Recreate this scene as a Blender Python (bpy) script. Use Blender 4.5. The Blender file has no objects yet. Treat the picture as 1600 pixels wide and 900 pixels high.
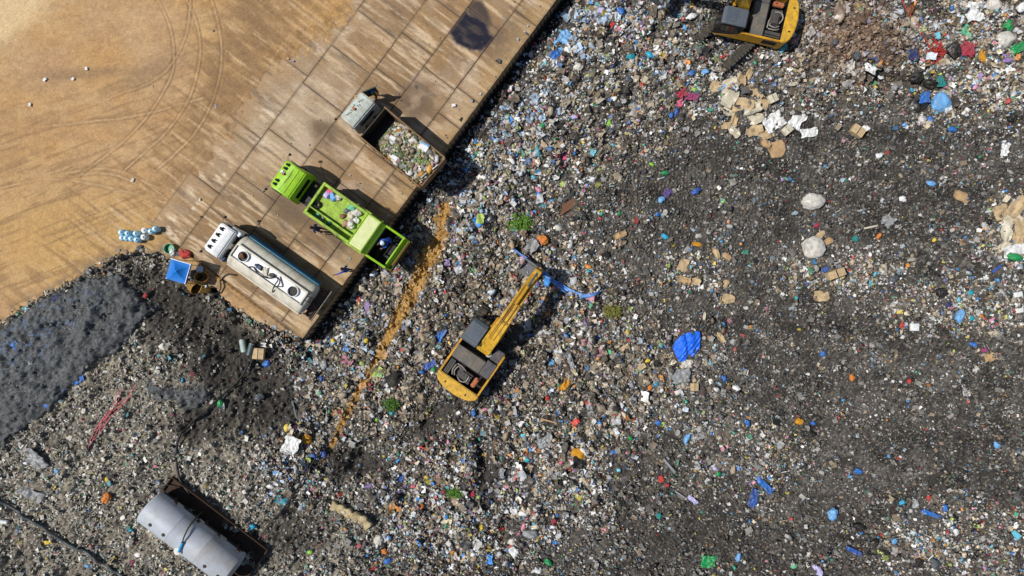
import bpy, bmesh, math, random
import numpy as np
from mathutils import Vector, Matrix, noise as mnoise

C = bpy.context.scene.collection
SC = bpy.context.scene
R = math.radians
S, H = 23.0, 46.4                      # photo pixels per metre on the concrete, height of the drone

# ---------------------------------------------------------------- camera, sky, sun, exposure
cd = bpy.data.cameras.new("camera"); cam = bpy.data.objects.new("camera", cd); C.objects.link(cam)
cd.lens = 24.0; cd.sensor_width = 36.0 * (800 / S) / (H * 18 / 24)
cam.location = (0, 0, H); cam.rotation_euler = (0, 0, 0)
cd.clip_start = 0.1; cd.clip_end = 1000
SC.camera = cam
SUN_EL = 56.0
sh = Vector((1.0, -0.05, 0)).normalized()            # where shadows fall
ldir = Vector((sh.x * math.cos(R(SUN_EL)), sh.y * math.cos(R(SUN_EL)), -math.sin(R(SUN_EL))))
w = bpy.data.worlds.new("World"); SC.world = w; w.use_nodes = True
nt = w.node_tree
sky = nt.nodes.new('ShaderNodeTexSky'); sky.sky_type = 'NISHITA'; sky.sun_disc = False
sky.sun_elevation = R(SUN_EL); sky.sun_rotation = math.atan2(-ldir.x, -ldir.y)
bg = nt.nodes['Background']; bg.inputs[1].default_value = 0.075
nt.links.new(sky.outputs[0], bg.inputs[0])
sd = bpy.data.lights.new("sun", 'SUN'); sd.energy = 4.3; sd.angle = R(0.5); sd.color = (1.0, 0.962, 0.905)
so = bpy.data.objects.new("sun", sd); C.objects.link(so)
so.rotation_euler = ldir.to_track_quat('-Z', 'Y').to_euler()
SC.view_settings.view_transform = 'Standard'; SC.view_settings.look = 'None'
SC.view_settings.exposure = 0.0; SC.view_settings.gamma = 1.0; SC.view_settings.use_curve_mapping = False

# ---------------------------------------------------------------- small helpers
def lin(hexs):
    h = hexs.lstrip('#'); o = []
    for i in (0, 2, 4):
        c = int(h[i:i+2], 16) / 255
        o.append(c / 12.92 if c <= 0.04045 else ((c + 0.055) / 1.055) ** 2.4)
    return tuple(o)

_T = {}
def vnoise(x, y, seed):
    if seed not in _T: _T[seed] = np.random.RandomState(seed).rand(256, 256)
    t = _T[seed]
    xi = np.floor(x).astype(np.int64); yi = np.floor(y).astype(np.int64)
    fx = x - xi; fy = y - yi
    fx = fx*fx*fx*(fx*(fx*6-15)+10); fy = fy*fy*fy*(fy*(fy*6-15)+10)
    a = t[xi & 255, yi & 255]; b = t[(xi+1) & 255, yi & 255]
    c = t[xi & 255, (yi+1) & 255]; d = t[(xi+1) & 255, (yi+1) & 255]
    return (a*(1-fx)+b*fx)*(1-fy) + (c*(1-fx)+d*fx)*fy
def fbm(x, y, seed, octv=4, gain=0.5):
    s = 0; amp = 1; tot = 0
    for i in range(octv):
        s = s + amp*vnoise(x*2**i + 17.3*i, y*2**i - 9.1*i, seed+i); tot += amp; amp *= gain
    return s/tot - 0.5
def sstep(a, b, x):
    t = np.clip((x-a)/(b-a), 0, 1); return t*t*(3-2*t)
def blob(px, py, cx, cy, rx, ry, rot=0):
    c, s = math.cos(R(rot)), math.sin(R(rot))
    u = ((px-cx)*c + (py-cy)*s)/rx; v = (-(px-cx)*s + (py-cy)*c)/ry
    r2 = u*u+v*v
    return 1/(1+r2*r2*np.sqrt(r2+1e-9))
def polysd(px, py, poly):
    """signed distance (inside negative) to a polygon"""
    d = np.full(px.shape, 1e9); ins = np.zeros(px.shape, bool); n = len(poly)
    for i in range(n):
        x0, y0 = poly[i]; x1, y1 = poly[(i+1) % n]
        ex, ey = x1-x0, y1-y0
        t = np.clip(((px-x0)*ex+(py-y0)*ey)/(ex*ex+ey*ey), 0, 1)
        d = np.minimum(d, np.hypot(px-x0-t*ex, py-y0-t*ey))
        c = ((y0 > py) != (y1 > py)) & (px < (x1-x0)*(py-y0)/((y1-y0) if y1 != y0 else 1e-9)+x0)
        ins ^= c
    return np.where(ins, -d, d)
def polyline(px, py, pts):
    """distance to a polyline, signed side offset, and the run along it"""
    d = np.full(px.shape, 1e9); al = np.zeros(px.shape); sg = np.zeros(px.shape); run = 0
    for (x0, y0), (x1, y1) in zip(pts[:-1], pts[1:]):
        ex, ey = x1-x0, y1-y0; L = math.hypot(ex, ey)
        t = np.clip(((px-x0)*ex+(py-y0)*ey)/(L*L), 0, 1)
        dx, dy = px-x0-t*ex, py-y0-t*ey; dd = np.hypot(dx, dy)
        m = dd < d
        d = np.where(m, dd, d); al = np.where(m, run+t*L, al)
        sg = np.where(m, (ex*dy-ey*dx)/L, sg); run += L
    return d, sg, al

# ---------------------------------------------------------------- the lie of the land
YARD = [(-700, -500), (1245, -500), (870, 0), (475, 530), (420, 512), (368, 484), (335, 452), (300, 436), (252, 394),
        (190, 394), (140, 425), (90, 452), (30, 486), (-60, 545), (-700, 900)]
LEACH = [(696, 322), (688, 372), (655, 432), (622, 497), (592, 556), (560, 612), (518, 695)]
SLUDGE = [(185, 428), (212, 452), (238, 486), (214, 516), (192, 556), (162, 552), (134, 588), (104, 622), (60, 660),
          (22, 690), (-90, 740), (-90, 585), (0, 520), (40, 489), (90, 458), (140, 434)]
SLUDGE2 = [(236, 588), (268, 604), (326, 598), (334, 622), (306, 642), (272, 628), (240, 616)]
GULLIES = [([(560, 750), (610, 720), (650, 670), (690, 640)], 12, .45), ([(745, 690), (760, 760), (775, 820), (800, 860)], 10, .35),
           ([(1010, 80), (1000, 130), (985, 190), (960, 215)], 10, .3), ([(880, 240), (905, 285), (885, 330)], 9, .3),
           ([(1380, 110), (1430, 125), (1480, 135)], 14, .6), ([(510, 705), (560, 712), (545, 735)], 10, .5),
           ([(700, 300), (740, 270), (765, 240)], 12, .35), ([(250, 478), (300, 495), (345, 560), (350, 620)], 16, .3),
           ([(850, 540), (865, 560), (850, 590)], 10, .25), ([(1300, 80), (1340, 110)], 12, .4)]
# machine passes: path in photo pixels
PASSES = [[(930, 205), (1250, 222), (1650, 215)], [(960, 232), (1300, 250), (1650, 246)], [(945, 268), (1280, 285), (1650, 270)],
          [(900, 300), (1200, 315), (1650, 318)], [(1080, 340), (1380, 352), (1650, 345)],
          [(930, 395), (1090, 470), (1300, 640), (1420, 760)], [(960, 375), (1130, 450), (1330, 600), (1480, 730)],
          [(860, 360), (1010, 420), (1080, 445)], [(905, 880), (970, 800), (1080, 700), (1250, 560)],
          [(940, 900), (1010, 810), (1120, 720), (1290, 590)], [(985, 910), (1060, 830), (1170, 735), (1340, 640)],
          [(890, 820), (960, 740), (1050, 660)], [(1200, 900), (1330, 700), (1420, 560), (1460, 420)],
          [(1240, 900), (1370, 710), (1470, 560), (1520, 440)], [(1050, 900), (1180, 820), (1400, 760), (1650, 740)],
          [(1100, 880), (1300, 800), (1650, 690)], [(820, 560), (900, 520), (1010, 500)]]
for k in range(7): PASSES.append([(925+12*k, 190+25*k), (1250, 205+25*k), (1660, 200+25*k)])
for k in range(9): PASSES.append([(900+46*k, 372-4*k), (1060+46*k, 452-4*k), (1290+46*k, 622-4*k), (1430+46*k, 790)])
for k in range(8): PASSES.append([(880+52*k, 905), (950+52*k, 815), (1060+52*k, 715), (1200+52*k, 600)])
TYRES0 = [[(232, -30), (262, 30), (272, 75), (270, 112), (252, 150), (228, 185), (190, 225), (130, 270)],
         [(278, -30), (306, 30), (314, 75), (308, 118), (294, 158), (262, 205), (200, 262)],
         [(322, -30), (340, 30), (347, 75), (344, 118), (330, 165), (300, 215), (250, 262)],
         [(110, 270), (150, 264), (190, 268), (240, 290)], [(115, 276), (150, 271), (185, 275), (235, 298)]]

def smooth2(p): return [(v.x, v.y) for v in _cm(p)]
def _cm(p):
    p = [Vector((a, b)) for a, b in p]; q = [p[0]*2-p[1]]+p+[p[-1]*2-p[-2]]; out = []
    for i in range(1, len(q)-2):
        for k in range(4):
            t = k/4; a, b, c, d = q[i-1:i+3]; out.append(.5*((2*b)+(c-a)*t+(2*a-5*b+4*c-d)*t*t+(3*b-a-3*c+d)*t**3))
    return out+[p[-1]]
TYRES = [smooth2(p) for p in TYRES0]+[smooth2(p) for p in ([(300, -20), (290, 60), (250, 120), (180, 150)], [(60, 200), (140, 190), (220, 180), (330, 150)], [(-20, 300), (80, 280), (200, 300), (300, 330)])]

def px0(x, y): return 800 + x*S, 450 - y*S

def fields(px, py):
    """fresh / shredded / compacted shares at photo pixels"""
    F = 0*px
    for b in ((930, 100, 170, 130), (850, 190, 150, 110), (750, 260, 110, 110), (700, 440, 150, 110), (560, 500, 95, 120), (830, 470, 110, 130),
              (610, 600, 140, 90), (950, 545, 130, 60, 15), (900, 630, 150, 60), (840, 745, 100, 95), (470, 720, 60, 70),
              (700, 780, 130, 100), (1110, 130, 80, 80), (1310, 70, 120, 80), (1540, 75, 130, 110), (1310, 428, 80, 30),
              (1570, 365, 55, 70), (1500, 475, 130, 45), (1090, 425, 60, 40), (1150, 700, 100, 60), (1500, 850, 130, 60)):
        k = .55 if b[0] > 1085 and b[0] not in (1310, 1540) else 1
        F = np.maximum(F, k*blob(px, py, *b))
    F = np.clip(F*1.15+.9*fbm(px/40, py/40, 40, 4)*(.25+F)-.06, 0, 1)*np.clip(1.0+2.6*fbm(px/19, py/19, 46, 3), .12, 1.1)
    Sx = 0*px
    for b in ((200, 620, 230, 170), (330, 770, 230, 170), (60, 800, 200, 160), (480, 810, 120, 120), (390, 480, 110, 50), (250, 420, 80, 40)):
        Sx = np.maximum(Sx, blob(px, py, *b))
    Sx = Sx*(1-np.minimum(F, 1))
    return np.clip(F, 0, 1), np.clip(Sx, 0, 1)

def darksoil(px, py):
    n = .5*fbm(px/14, py/14, 83, 3)
    m = np.maximum.reduce([blob(px, py, 278, 492, 85, 46, 35), blob(px, py, 235, 445, 45, 25, 40)*.8, blob(px, py, 350, 560, 75, 60, 30), blob(px, py, 405, 625, 60, 55), blob(px, py, 320, 660, 60, 30),
                           blob(px, py, 540, 725, 60, 26, 0), blob(px, py, 460, 830, 60, 50)*.7, blob(px, py, 690, 645, 80, 22, -30)*.8, blob(px, py, 760, 740, 26, 70)*.7])
    return np.clip(m*1.25+n-.1, 0, 1)
def leach(px, py):
    d, sg, al = polyline(px, py, LEACH)
    wd = np.interp(al, [0, 60, 130, 260, 420], [6, 10, 12, 6, 3.6]) * (1+1.1*fbm(px/14, py/14, 77))
    return 1-sstep(wd*.6, wd*1.5, d)

def passes(px, py):
    hz = 0*px; cov = 0*px
    for i, p in enumerate(PASSES):
        d, sg, al = polyline(px, py, p)
        sg = sg + 3*fbm(px/50, py/50, 90+i)
        for off in (-19, 19):
            m = 1-sstep(6, 9, np.abs(sg-off))
            m = m*(d < 40)*sstep(-.08, .08, fbm(px/60+i*3, py/60, 130+i))
            hz = np.where(m > cov, (np.abs(((al/5.6) % 1)-.5)*2-.5), hz); cov = np.maximum(cov, m)
    return hz, cov

def mud_edge(px, py, d, s):
    return 398 + np.clip((s-40)*.16, 0, 62) + np.clip((s+60)/90, 0, 1)*(46*fbm(d/40, s/22, 26, 4)+18*fbm(px/7, py/7, 28, 3))
def height(x, y, fine=True):
    px, py = px0(x, y)
    jag = 7*fbm(px/16, py/16, 5, 4)
    sd_ = polysd(px, py, YARD)
    d = .8*px+.6*py; s = .6*px-.8*py
    along = (s > -150)
    sdj = np.where(s > -125, sd_, sd_+jag*2)
    # landfill
    F, Sx = fields(px, py)
    edge = sstep(-240, -130, s)                      # 1 beside the tipping edge, 0 in the south-west
    z = -1.25 + .45*F + edge*(-.75)*(1-sstep(700, 770, d))
    sw = 1-sstep(-300, -150, s + .25*(py-450))
    z = z*(1-sw) + sw*(.08+.25*sstep(0, 60, sd_))
    z = z + .8*fbm(px/170, py/170, 7, 3)*sstep(0, 120, sd_)
    z = z + .35*blob(px, py, 1270, 60, 70, 50) - .9*blob(px, py, 1440, 125, 60, 30)
    for pts, wd, dep in GULLIES:
        g, _, _ = polyline(px, py, pts); g = g + 5*fbm(px/12, py/12, 61)
        z = z - dep*np.exp(-(np.maximum(g, 0)/wd)**2)
    z = z - .15*leach(px, py)
    rough = .66+.34*np.clip(F+1.0*Sx, 0, 1)
    hz, cov = passes(px, py); cov = cov*(1-np.clip(F*1.4, 0, 1))*(1-Sx); rough = rough*(1-.5*cov)
    z = z + rough*(.85*fbm(px/28, py/28, 9, 3) + .42*fbm(px/9, py/9, 12, 2))
    if fine:
        z = z + rough*(1-.75*cov)*(.36*(np.abs(fbm(px/4.6, py/4.6, 15, 2))*2-.3)+.16*fbm(px/2.4, py/2.4, 18, 1))
        z = z + cov*(.16*hz-.04)
    # yard
    zy = .05*fbm(px/90, py/90, 20, 3) + .035*fbm(px/16 + py/40, py/8, 22, 3)
    for p in TYRES:
        tdd, sg, al = polyline(px, py, p)
        for o in (-2.6, 2.6):
            zy = zy - .05*np.exp(-((sg-o)/1.3)**2)*(tdd < 9)
        zy = zy + .03*np.exp(-(sg/1.2)**2)*(tdd < 9)
    slab = (d > 396) & (d < 699) & (s > -142)
    start = mud_edge(px, py, d, s)
    zy = np.where(slab, np.clip(.06*(start-d)/14, -.22, .075)+.5*(zy)*(d < start), zy)
    m = sstep(-1.0, 1.5, sdj)
    # where waste has spread over the concrete corner it lies on top of it
    over = slab & (sd_ > -8) & (s < -90)
    z = np.where(slab & (s < -60), np.maximum(z, .07+.25*np.abs(fbm(px/10, py/10, 33))), z)
    z = np.where((d > 690) & (d < 704) & (s > -139), np.minimum(z, -1.6), z)
    return zy*(1-m) + z*m

def hgt(x, y):
    return float(height(np.array([x], float), np.array([y], float), False)[0])
def W(px, py, z=0.0):
    k = (H-z)/H/S; return Vector(((px-800)*k, (450-py)*k, z))
def G(px, py, dz=0.0):
    z = 0.0
    for _ in range(4):
        p = W(px, py, z); z = hgt(p.x, p.y)
    p = W(px, py, z); p.z = z+dz; return p
def SLAB(px, py): return 398 < .8*px+.6*py < 696 and .6*px-.8*py > -140

# ---------------------------------------------------------------- object helpers
def obj(name, src, mat=None, parent=None, loc=None, smooth=False, rz=0):
    if isinstance(src, bmesh.types.BMesh):
        me = bpy.data.meshes.new(name); src.normal_update(); src.to_mesh(me); src.free()
    else: me = src
    if mat is not None:
        me.materials.clear(); me.materials.append(mat)
    if smooth is True:
        me.polygons.foreach_set('use_smooth', np.ones(len(me.polygons), bool))
    elif smooth:
        me.polygons.foreach_set('use_smooth', np.ones(len(me.polygons), bool)); me.set_sharp_from_angle(angle=R(smooth))
    o = bpy.data.objects.new(name, me); C.objects.link(o)
    if parent: o.parent = parent
    if loc is not None: o.location = loc
    if rz: o.rotation_euler.z = rz
    return o
def thing(name, label, cat, loc, rz=0, group=None):
    o = bpy.data.objects.new(name, None); o.empty_display_size = .3; C.objects.link(o)
    o.location = loc; o.rotation_euler.z = rz; o['label'] = label; o['category'] = cat
    if group: o['group'] = group
    return o
def tag(o, label, cat, group=None):
    o['label'] = label; o['category'] = cat
    if group: o['group'] = group
    return o
def BM(): return bmesh.new()
def join(bm, t, M=None):
    if M is not None: bmesh.ops.transform(t, matrix=M, verts=t.verts)
    me = bpy.data.meshes.new('t'); t.to_mesh(me); t.free(); bm.from_mesh(me); bpy.data.meshes.remove(me); return bm
def bx(bm, c, s, b=.02, rz=0, ry=0, rx=0, seg=1):
    t = bmesh.new(); bmesh.ops.create_cube(t, size=1)
    bmesh.ops.scale(t, vec=s, verts=t.verts)
    if b: bmesh.ops.bevel(t, geom=t.edges[:], offset=min(b, min(s)*.45), segments=seg, affect='EDGES', profile=.5)
    M = Matrix.Translation(c) @ Matrix.Rotation(rz, 4, 'Z') @ Matrix.Rotation(ry, 4, 'Y') @ Matrix.Rotation(rx, 4, 'X')
    return join(bm, t, M)
def cyl(bm, p0, p1, r, r2=None, n=16, b=0):
    p0, p1 = Vector(p0), Vector(p1); d = p1-p0
    t = bmesh.new(); bmesh.ops.create_cone(t, cap_ends=True, segments=n, radius1=r, radius2=r if r2 is None else r2, depth=d.length)
    if b:
        es = [e for e in t.edges if any(len(f.verts) > 4 for f in e.link_faces)]
        bmesh.ops.bevel(t, geom=es, offset=b, segments=2, affect='EDGES')
    M = Matrix.Translation((p0+p1)/2) @ d.to_track_quat('Z', 'Y').to_matrix().to_4x4()
    return join(bm, t, M)
def prism(bm, pts, y0, y1, b=.02):
    """side outline (x, z) pushed from y0 to y1"""
    t = bmesh.new(); a = [t.verts.new((x, y0, z)) for x, z in pts]; c = [t.verts.new((x, y1, z)) for x, z in pts]; n = len(pts)
    t.faces.new(a); t.faces.new(c[::-1])
    for i in range(n): t.faces.new((a[(i+1) % n], a[i], c[i], c[(i+1) % n]))
    bmesh.ops.recalc_face_normals(t, faces=t.faces)
    if b: bmesh.ops.bevel(t, geom=t.edges[:], offset=b, segments=2, affect='EDGES')
    return join(bm, t)
def plate(bm, pts, z0, z1, b=.01):
    """plan outline (x, y) between two heights"""
    t = bmesh.new(); a = [t.verts.new((x, y, z0)) for x, y in pts]; c = [t.verts.new((x, y, z1)) for x, y in pts]; n = len(pts)
    t.faces.new(a); t.faces.new(c)
    for i in range(n): t.faces.new((a[i], a[(i+1) % n], c[(i+1) % n], c[i]))
    bmesh.ops.recalc_face_normals(t, faces=t.faces)
    if b: bmesh.ops.bevel(t, geom=t.edges[:], offset=b, segments=2, affect='EDGES')
    return join(bm, t)
def loft(bm, rings, caps=True):
    vs = [[bm.verts.new(p) for p in r] for r in rings]; n = len(rings[0])
    fs = []
    for a, b_ in zip(vs[:-1], vs[1:]):
        for i in range(n): fs.append(bm.faces.new((a[i], a[(i+1) % n], b_[(i+1) % n], b_[i])))
    if caps: fs.append(bm.faces.new(vs[0][::-1])); fs.append(bm.faces.new(vs[-1]))
    bmesh.ops.recalc_face_normals(bm, faces=fs); return bm
def catmull(pts, n=8):
    pts = [Vector(p) for p in pts]; q = [pts[0]*2-pts[1]]+pts+[pts[-1]*2-pts[-2]]; out = []
    for i in range(1, len(q)-2):
        for k in range(n):
            t = k/n; a, b, c, d = q[i-1:i+3]
            out.append(.5*((2*b)+(c-a)*t+(2*a-5*b+4*c-d)*t*t+(3*b-a-3*c+d)*t**3))
    out.append(pts[-1]); return out
def tube(bm, pts, r, n=8):
    pts = [Vector(p) for p in pts]; rings = []
    for i, p in enumerate(pts):
        d = (pts[min(i+1, len(pts)-1)]-pts[max(i-1, 0)]).normalized()
        u = d.cross(Vector((0, 0, 1)))
        if u.length < 1e-3: u = d.cross(Vector((1, 0, 0)))
        u.normalize(); v = u.cross(d).normalized()
        rings.append([p+r*(u*math.cos(a)+v*math.sin(a)) for a in [2*math.pi*k/n for k in range(n)]])
    return loft(bm, rings)
def mesh_np(name, V, Fc, cols=None, smooth=True, extra=None):
    me = bpy.data.meshes.new(name); nv, nf = len(V), len(Fc); k = Fc.shape[1]
    me.vertices.add(nv); me.vertices.foreach_set('co', V.astype(np.float32).ravel())
    me.loops.add(nf*k); me.loops.foreach_set('vertex_index', Fc.astype(np.int32).ravel())
    me.polygons.add(nf); me.polygons.foreach_set('loop_start', (np.arange(nf)*k).astype(np.int32))
    me.polygons.foreach_set('use_smooth', np.full(nf, smooth, bool))
    me.update(calc_edges=True)
    if cols is not None:
        a = me.attributes.new('Col', 'FLOAT_COLOR', 'POINT')
        a.data.foreach_set('color', np.c_[np.clip(cols, 0, 1), np.ones(nv)].astype(np.float32).ravel())
    for nm, val in (extra or {}).items():
        a = me.attributes.new(nm, 'FLOAT', 'POINT'); a.data.foreach_set('value', val.astype(np.float32))
    return me

# ---------------------------------------------------------------- materials
def nodes_of(name):
    m = bpy.data.materials.new(name); m.use_nodes = True
    return m, m.node_tree, m.node_tree.nodes['Principled BSDF']
_M = {}
def paint(name, hexs, rough=.5, dirt=.35, dcol='#6b5638', metal=0, scale=2.5, bump=.02, spec=.4):
    if name in _M: return _M[name]
    m, t, p = nodes_of(name); L = t.links.new
    tc = t.nodes.new('ShaderNodeTexCoord')
    n1 = t.nodes.new('ShaderNodeTexNoise'); n1.inputs['Scale'].default_value = scale; n1.inputs['Detail'].default_value = 8; n1.inputs['Roughness'].default_value = .7
    L(tc.outputs['Object'], n1.inputs['Vector'])
    rp = t.nodes.new('ShaderNodeValToRGB'); rp.color_ramp.elements[0].position = .42; rp.color_ramp.elements[1].position = .72
    rp.color_ramp.elements[0].color = (0, 0, 0, 1); rp.color_ramp.elements[1].color = (dirt, dirt, dirt, 1)
    L(n1.outputs['Fac'], rp.inputs[0])
    mx = t.nodes.new('ShaderNodeMix'); mx.data_type = 'RGBA'
    mx.inputs[6].default_value = (*lin(hexs), 1); mx.inputs[7].default_value = (*lin(dcol), 1)
    L(rp.outputs[0], mx.inputs[0])
    n2 = t.nodes.new('ShaderNodeTexNoise'); n2.inputs['Scale'].default_value = scale*5; n2.inputs['Detail'].default_value = 5
    L(tc.outputs['Object'], n2.inputs['Vector'])
    hs = t.nodes.new('ShaderNodeHueSaturation'); L(mx.outputs[2], hs.inputs['Color'])
    mr = t.nodes.new('ShaderNodeMapRange'); mr.inputs[3].default_value = .82; mr.inputs[4].default_value = 1.14
    L(n2.outputs['Fac'], mr.inputs[0]); L(mr.outputs[0], hs.inputs['Value'])
    L(hs.outputs[0], p.inputs['Base Color'])
    mr2 = t.nodes.new('ShaderNodeMapRange'); mr2.inputs[3].default_value = max(.05, rough-.12); mr2.inputs[4].default_value = min(1, rough+.2)
    L(n1.outputs['Fac'], mr2.inputs[0]); L(mr2.outputs[0], p.inputs['Roughness'])
    p.inputs['Metallic'].default_value = metal; p.inputs['Specular IOR Level'].default_value = spec
    bp = t.nodes.new('ShaderNodeBump'); bp.inputs['Strength'].default_value = .4; bp.inputs['Distance'].default_value = bump
    L(n2.outputs['Fac'], bp.inputs['Height']); L(bp.outputs[0], p.inputs['Normal'])
    _M[name] = m; return m
def vcol(name, rough=.9, scale=30, amount=.25, bump=.02, spec=.3, wet=False):
    m, t, p = nodes_of(name); L = t.links.new
    at = t.nodes.new('ShaderNodeAttribute'); at.attribute_name = 'Col'
    g = t.nodes.new('ShaderNodeTexCoord')
    n = t.nodes.new('ShaderNodeTexNoise'); n.inputs['Scale'].default_value = scale; n.inputs['Detail'].default_value = 6; n.inputs['Roughness'].default_value = .65
    L(g.outputs['Object'], n.inputs['Vector'])
    hs = t.nodes.new('ShaderNodeHueSaturation'); L(at.outputs['Color'], hs.inputs['Color'])
    mr = t.nodes.new('ShaderNodeMapRange'); mr.inputs[1].default_value = .3; mr.inputs[2].default_value = .7
    mr.inputs[3].default_value = 1-amount; mr.inputs[4].default_value = 1+amount
    L(n.outputs['Fac'], mr.inputs[0]); L(mr.outputs[0], hs.inputs['Value']); L(hs.outputs[0], p.inputs['Base Color'])
    p.inputs['Roughness'].default_value = rough; p.inputs['Specular IOR Level'].default_value = spec
    if wet:
        a2 = t.nodes.new('ShaderNodeAttribute'); a2.attribute_name = 'Wet'
        m2 = t.nodes.new('ShaderNodeMapRange'); m2.inputs[3].default_value = rough; m2.inputs[4].default_value = .12
        L(a2.outputs['Fac'], m2.inputs[0]); L(m2.outputs[0], p.inputs['Roughness'])
    bp = t.nodes.new('ShaderNodeBump'); bp.inputs['Strength'].default_value = .6; bp.inputs['Distance'].default_value = bump
    L(n.outputs['Fac'], bp.inputs['Height']); L(bp.outputs[0], p.inputs['Normal'])
    return m

# ================================================================ THE SETTING
def mixc(a, b, t): return a*(1-t[:, None]) + np.asarray(b)[None, :]*t[:, None] if np.ndim(b) == 1 else a*(1-t[:, None])+b*t[:, None]
DX = .075
gx = np.arange(-42, 42.01, DX); gy = np.arange(-26, 26.01, DX)
X, Y = np.meshgrid(gx, gy); nx, ny = len(gx), len(gy)
X = X.ravel(); Y = Y.ravel()
Z = height(X, Y)
PX0, PY0 = px0(X, Y)
PX = 800+X*S*H/(H-Z); PY = 450-Y*S*H/(H-Z)          # where each spot shows in the picture
rng = np.random.RandomState(4)

def sand_colour(px, py):
    a = fbm(px/60+py/90, py/30, 101, 5, .6); b = fbm(px/18 + py/30, py/7, 105, 4, .6); c = fbm(px/200, py/200, 109, 3)
    base = np.tile(np.array([.52, .315, .125]), (len(px), 1))
    base = mixc(base, [.60, .42, .225], np.clip(.4+2.8*a, 0, 1)*.75)
    base = mixc(base, [.36, .215, .10], np.clip(.35+3.4*b, 0, 1)*.6)
    base = mixc(base, [.44, .28, .15], sstep(-.05, .2, fbm(px/75, py/50, 147, 4))*.5)
    base = mixc(base, [.50, .335, .20], np.clip(.5+3*c, 0, 1)*.55)
    base = mixc(base, [.72, .56, .33], np.clip(1.2*blob(px, py, 10, 15, 70, 40, -35)+.5*fbm(px/25, py/25, 113), 0, 1)*.8)
    base = mixc(base, [.56, .36, .13], blob(px, py, 130, 380, 170, 80)*.6)
    wet = blob(px, py, 370, 110, 60, 190, 25)*np.clip(.6+2.5*fbm((.8*px+.6*py)/40, (.6*px-.8*py)/7, 117, 4), 0, 1)
    base = mixc(base, [.24, .15, .085], wet*.75)
    wet2 = blob(px, py, 400, 60, 60, 130, 30)+blob(px, py, 330, 260, 70, 90, 40)
    base = mixc(base, [.30, .19, .10], np.clip(wet2, 0, 1)*np.clip(.55+2.6*fbm(px/30, py/24, 151, 5, .6), 0, 1)*.8)
    st = sstep(.04, .22, fbm((.93*px-.35*py)/55, (.35*px+.93*py)/5, 121, 4))
    base = mixc(base, [.30, .19, .10], st*.6*sstep(20, 200, py+.3*px-60))
    st2 = sstep(.05, .2, fbm((.8*px+.6*py)/50, (.6*px-.8*py)/4.5, 125, 4))
    base = mixc(base, [.25, .155, .08], st2*.6*sstep(230, 330, .8*px+.6*py))
    base = mixc(base, [.66, .50, .31], sstep(.1, .22, fbm((.8*px+.6*py)/45, (.6*px-.8*py)/4, 128, 4))*.5*sstep(250, 350, .8*px+.6*py))
    base = mixc(base, [.26, .18, .11], blob(px, py, 130, 115, 75, 8, -3)*.55+blob(px, py, 235, 112, 55, 14, -25)*.45)
    for p in TYRES:
        td, sg, al = polyline(px, py, p); sg = sg+2.2*fbm(px/18, py/18, 141); brk = np.clip(.55+2.6*fbm(px/22, py/22, 143, 3), 0, 1.2)
        for o in (-2.6, 2.6):
            base = mixc(base, [.30, .19, .10], np.exp(-((sg-o)/1.5)**2)*(td < 9)*.75*brk)
        base = mixc(base, [.66, .50, .32], np.exp(-(sg/1.6)**2)*(td < 9)*.4*brk)
    return base*np.array([.83, .795, .75])[None]*(1+.3*fbm(px/5, py/5, 131, 3))[:, None]*(1+.25*(rng.rand(len(px))-.5))[:, None]

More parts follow.
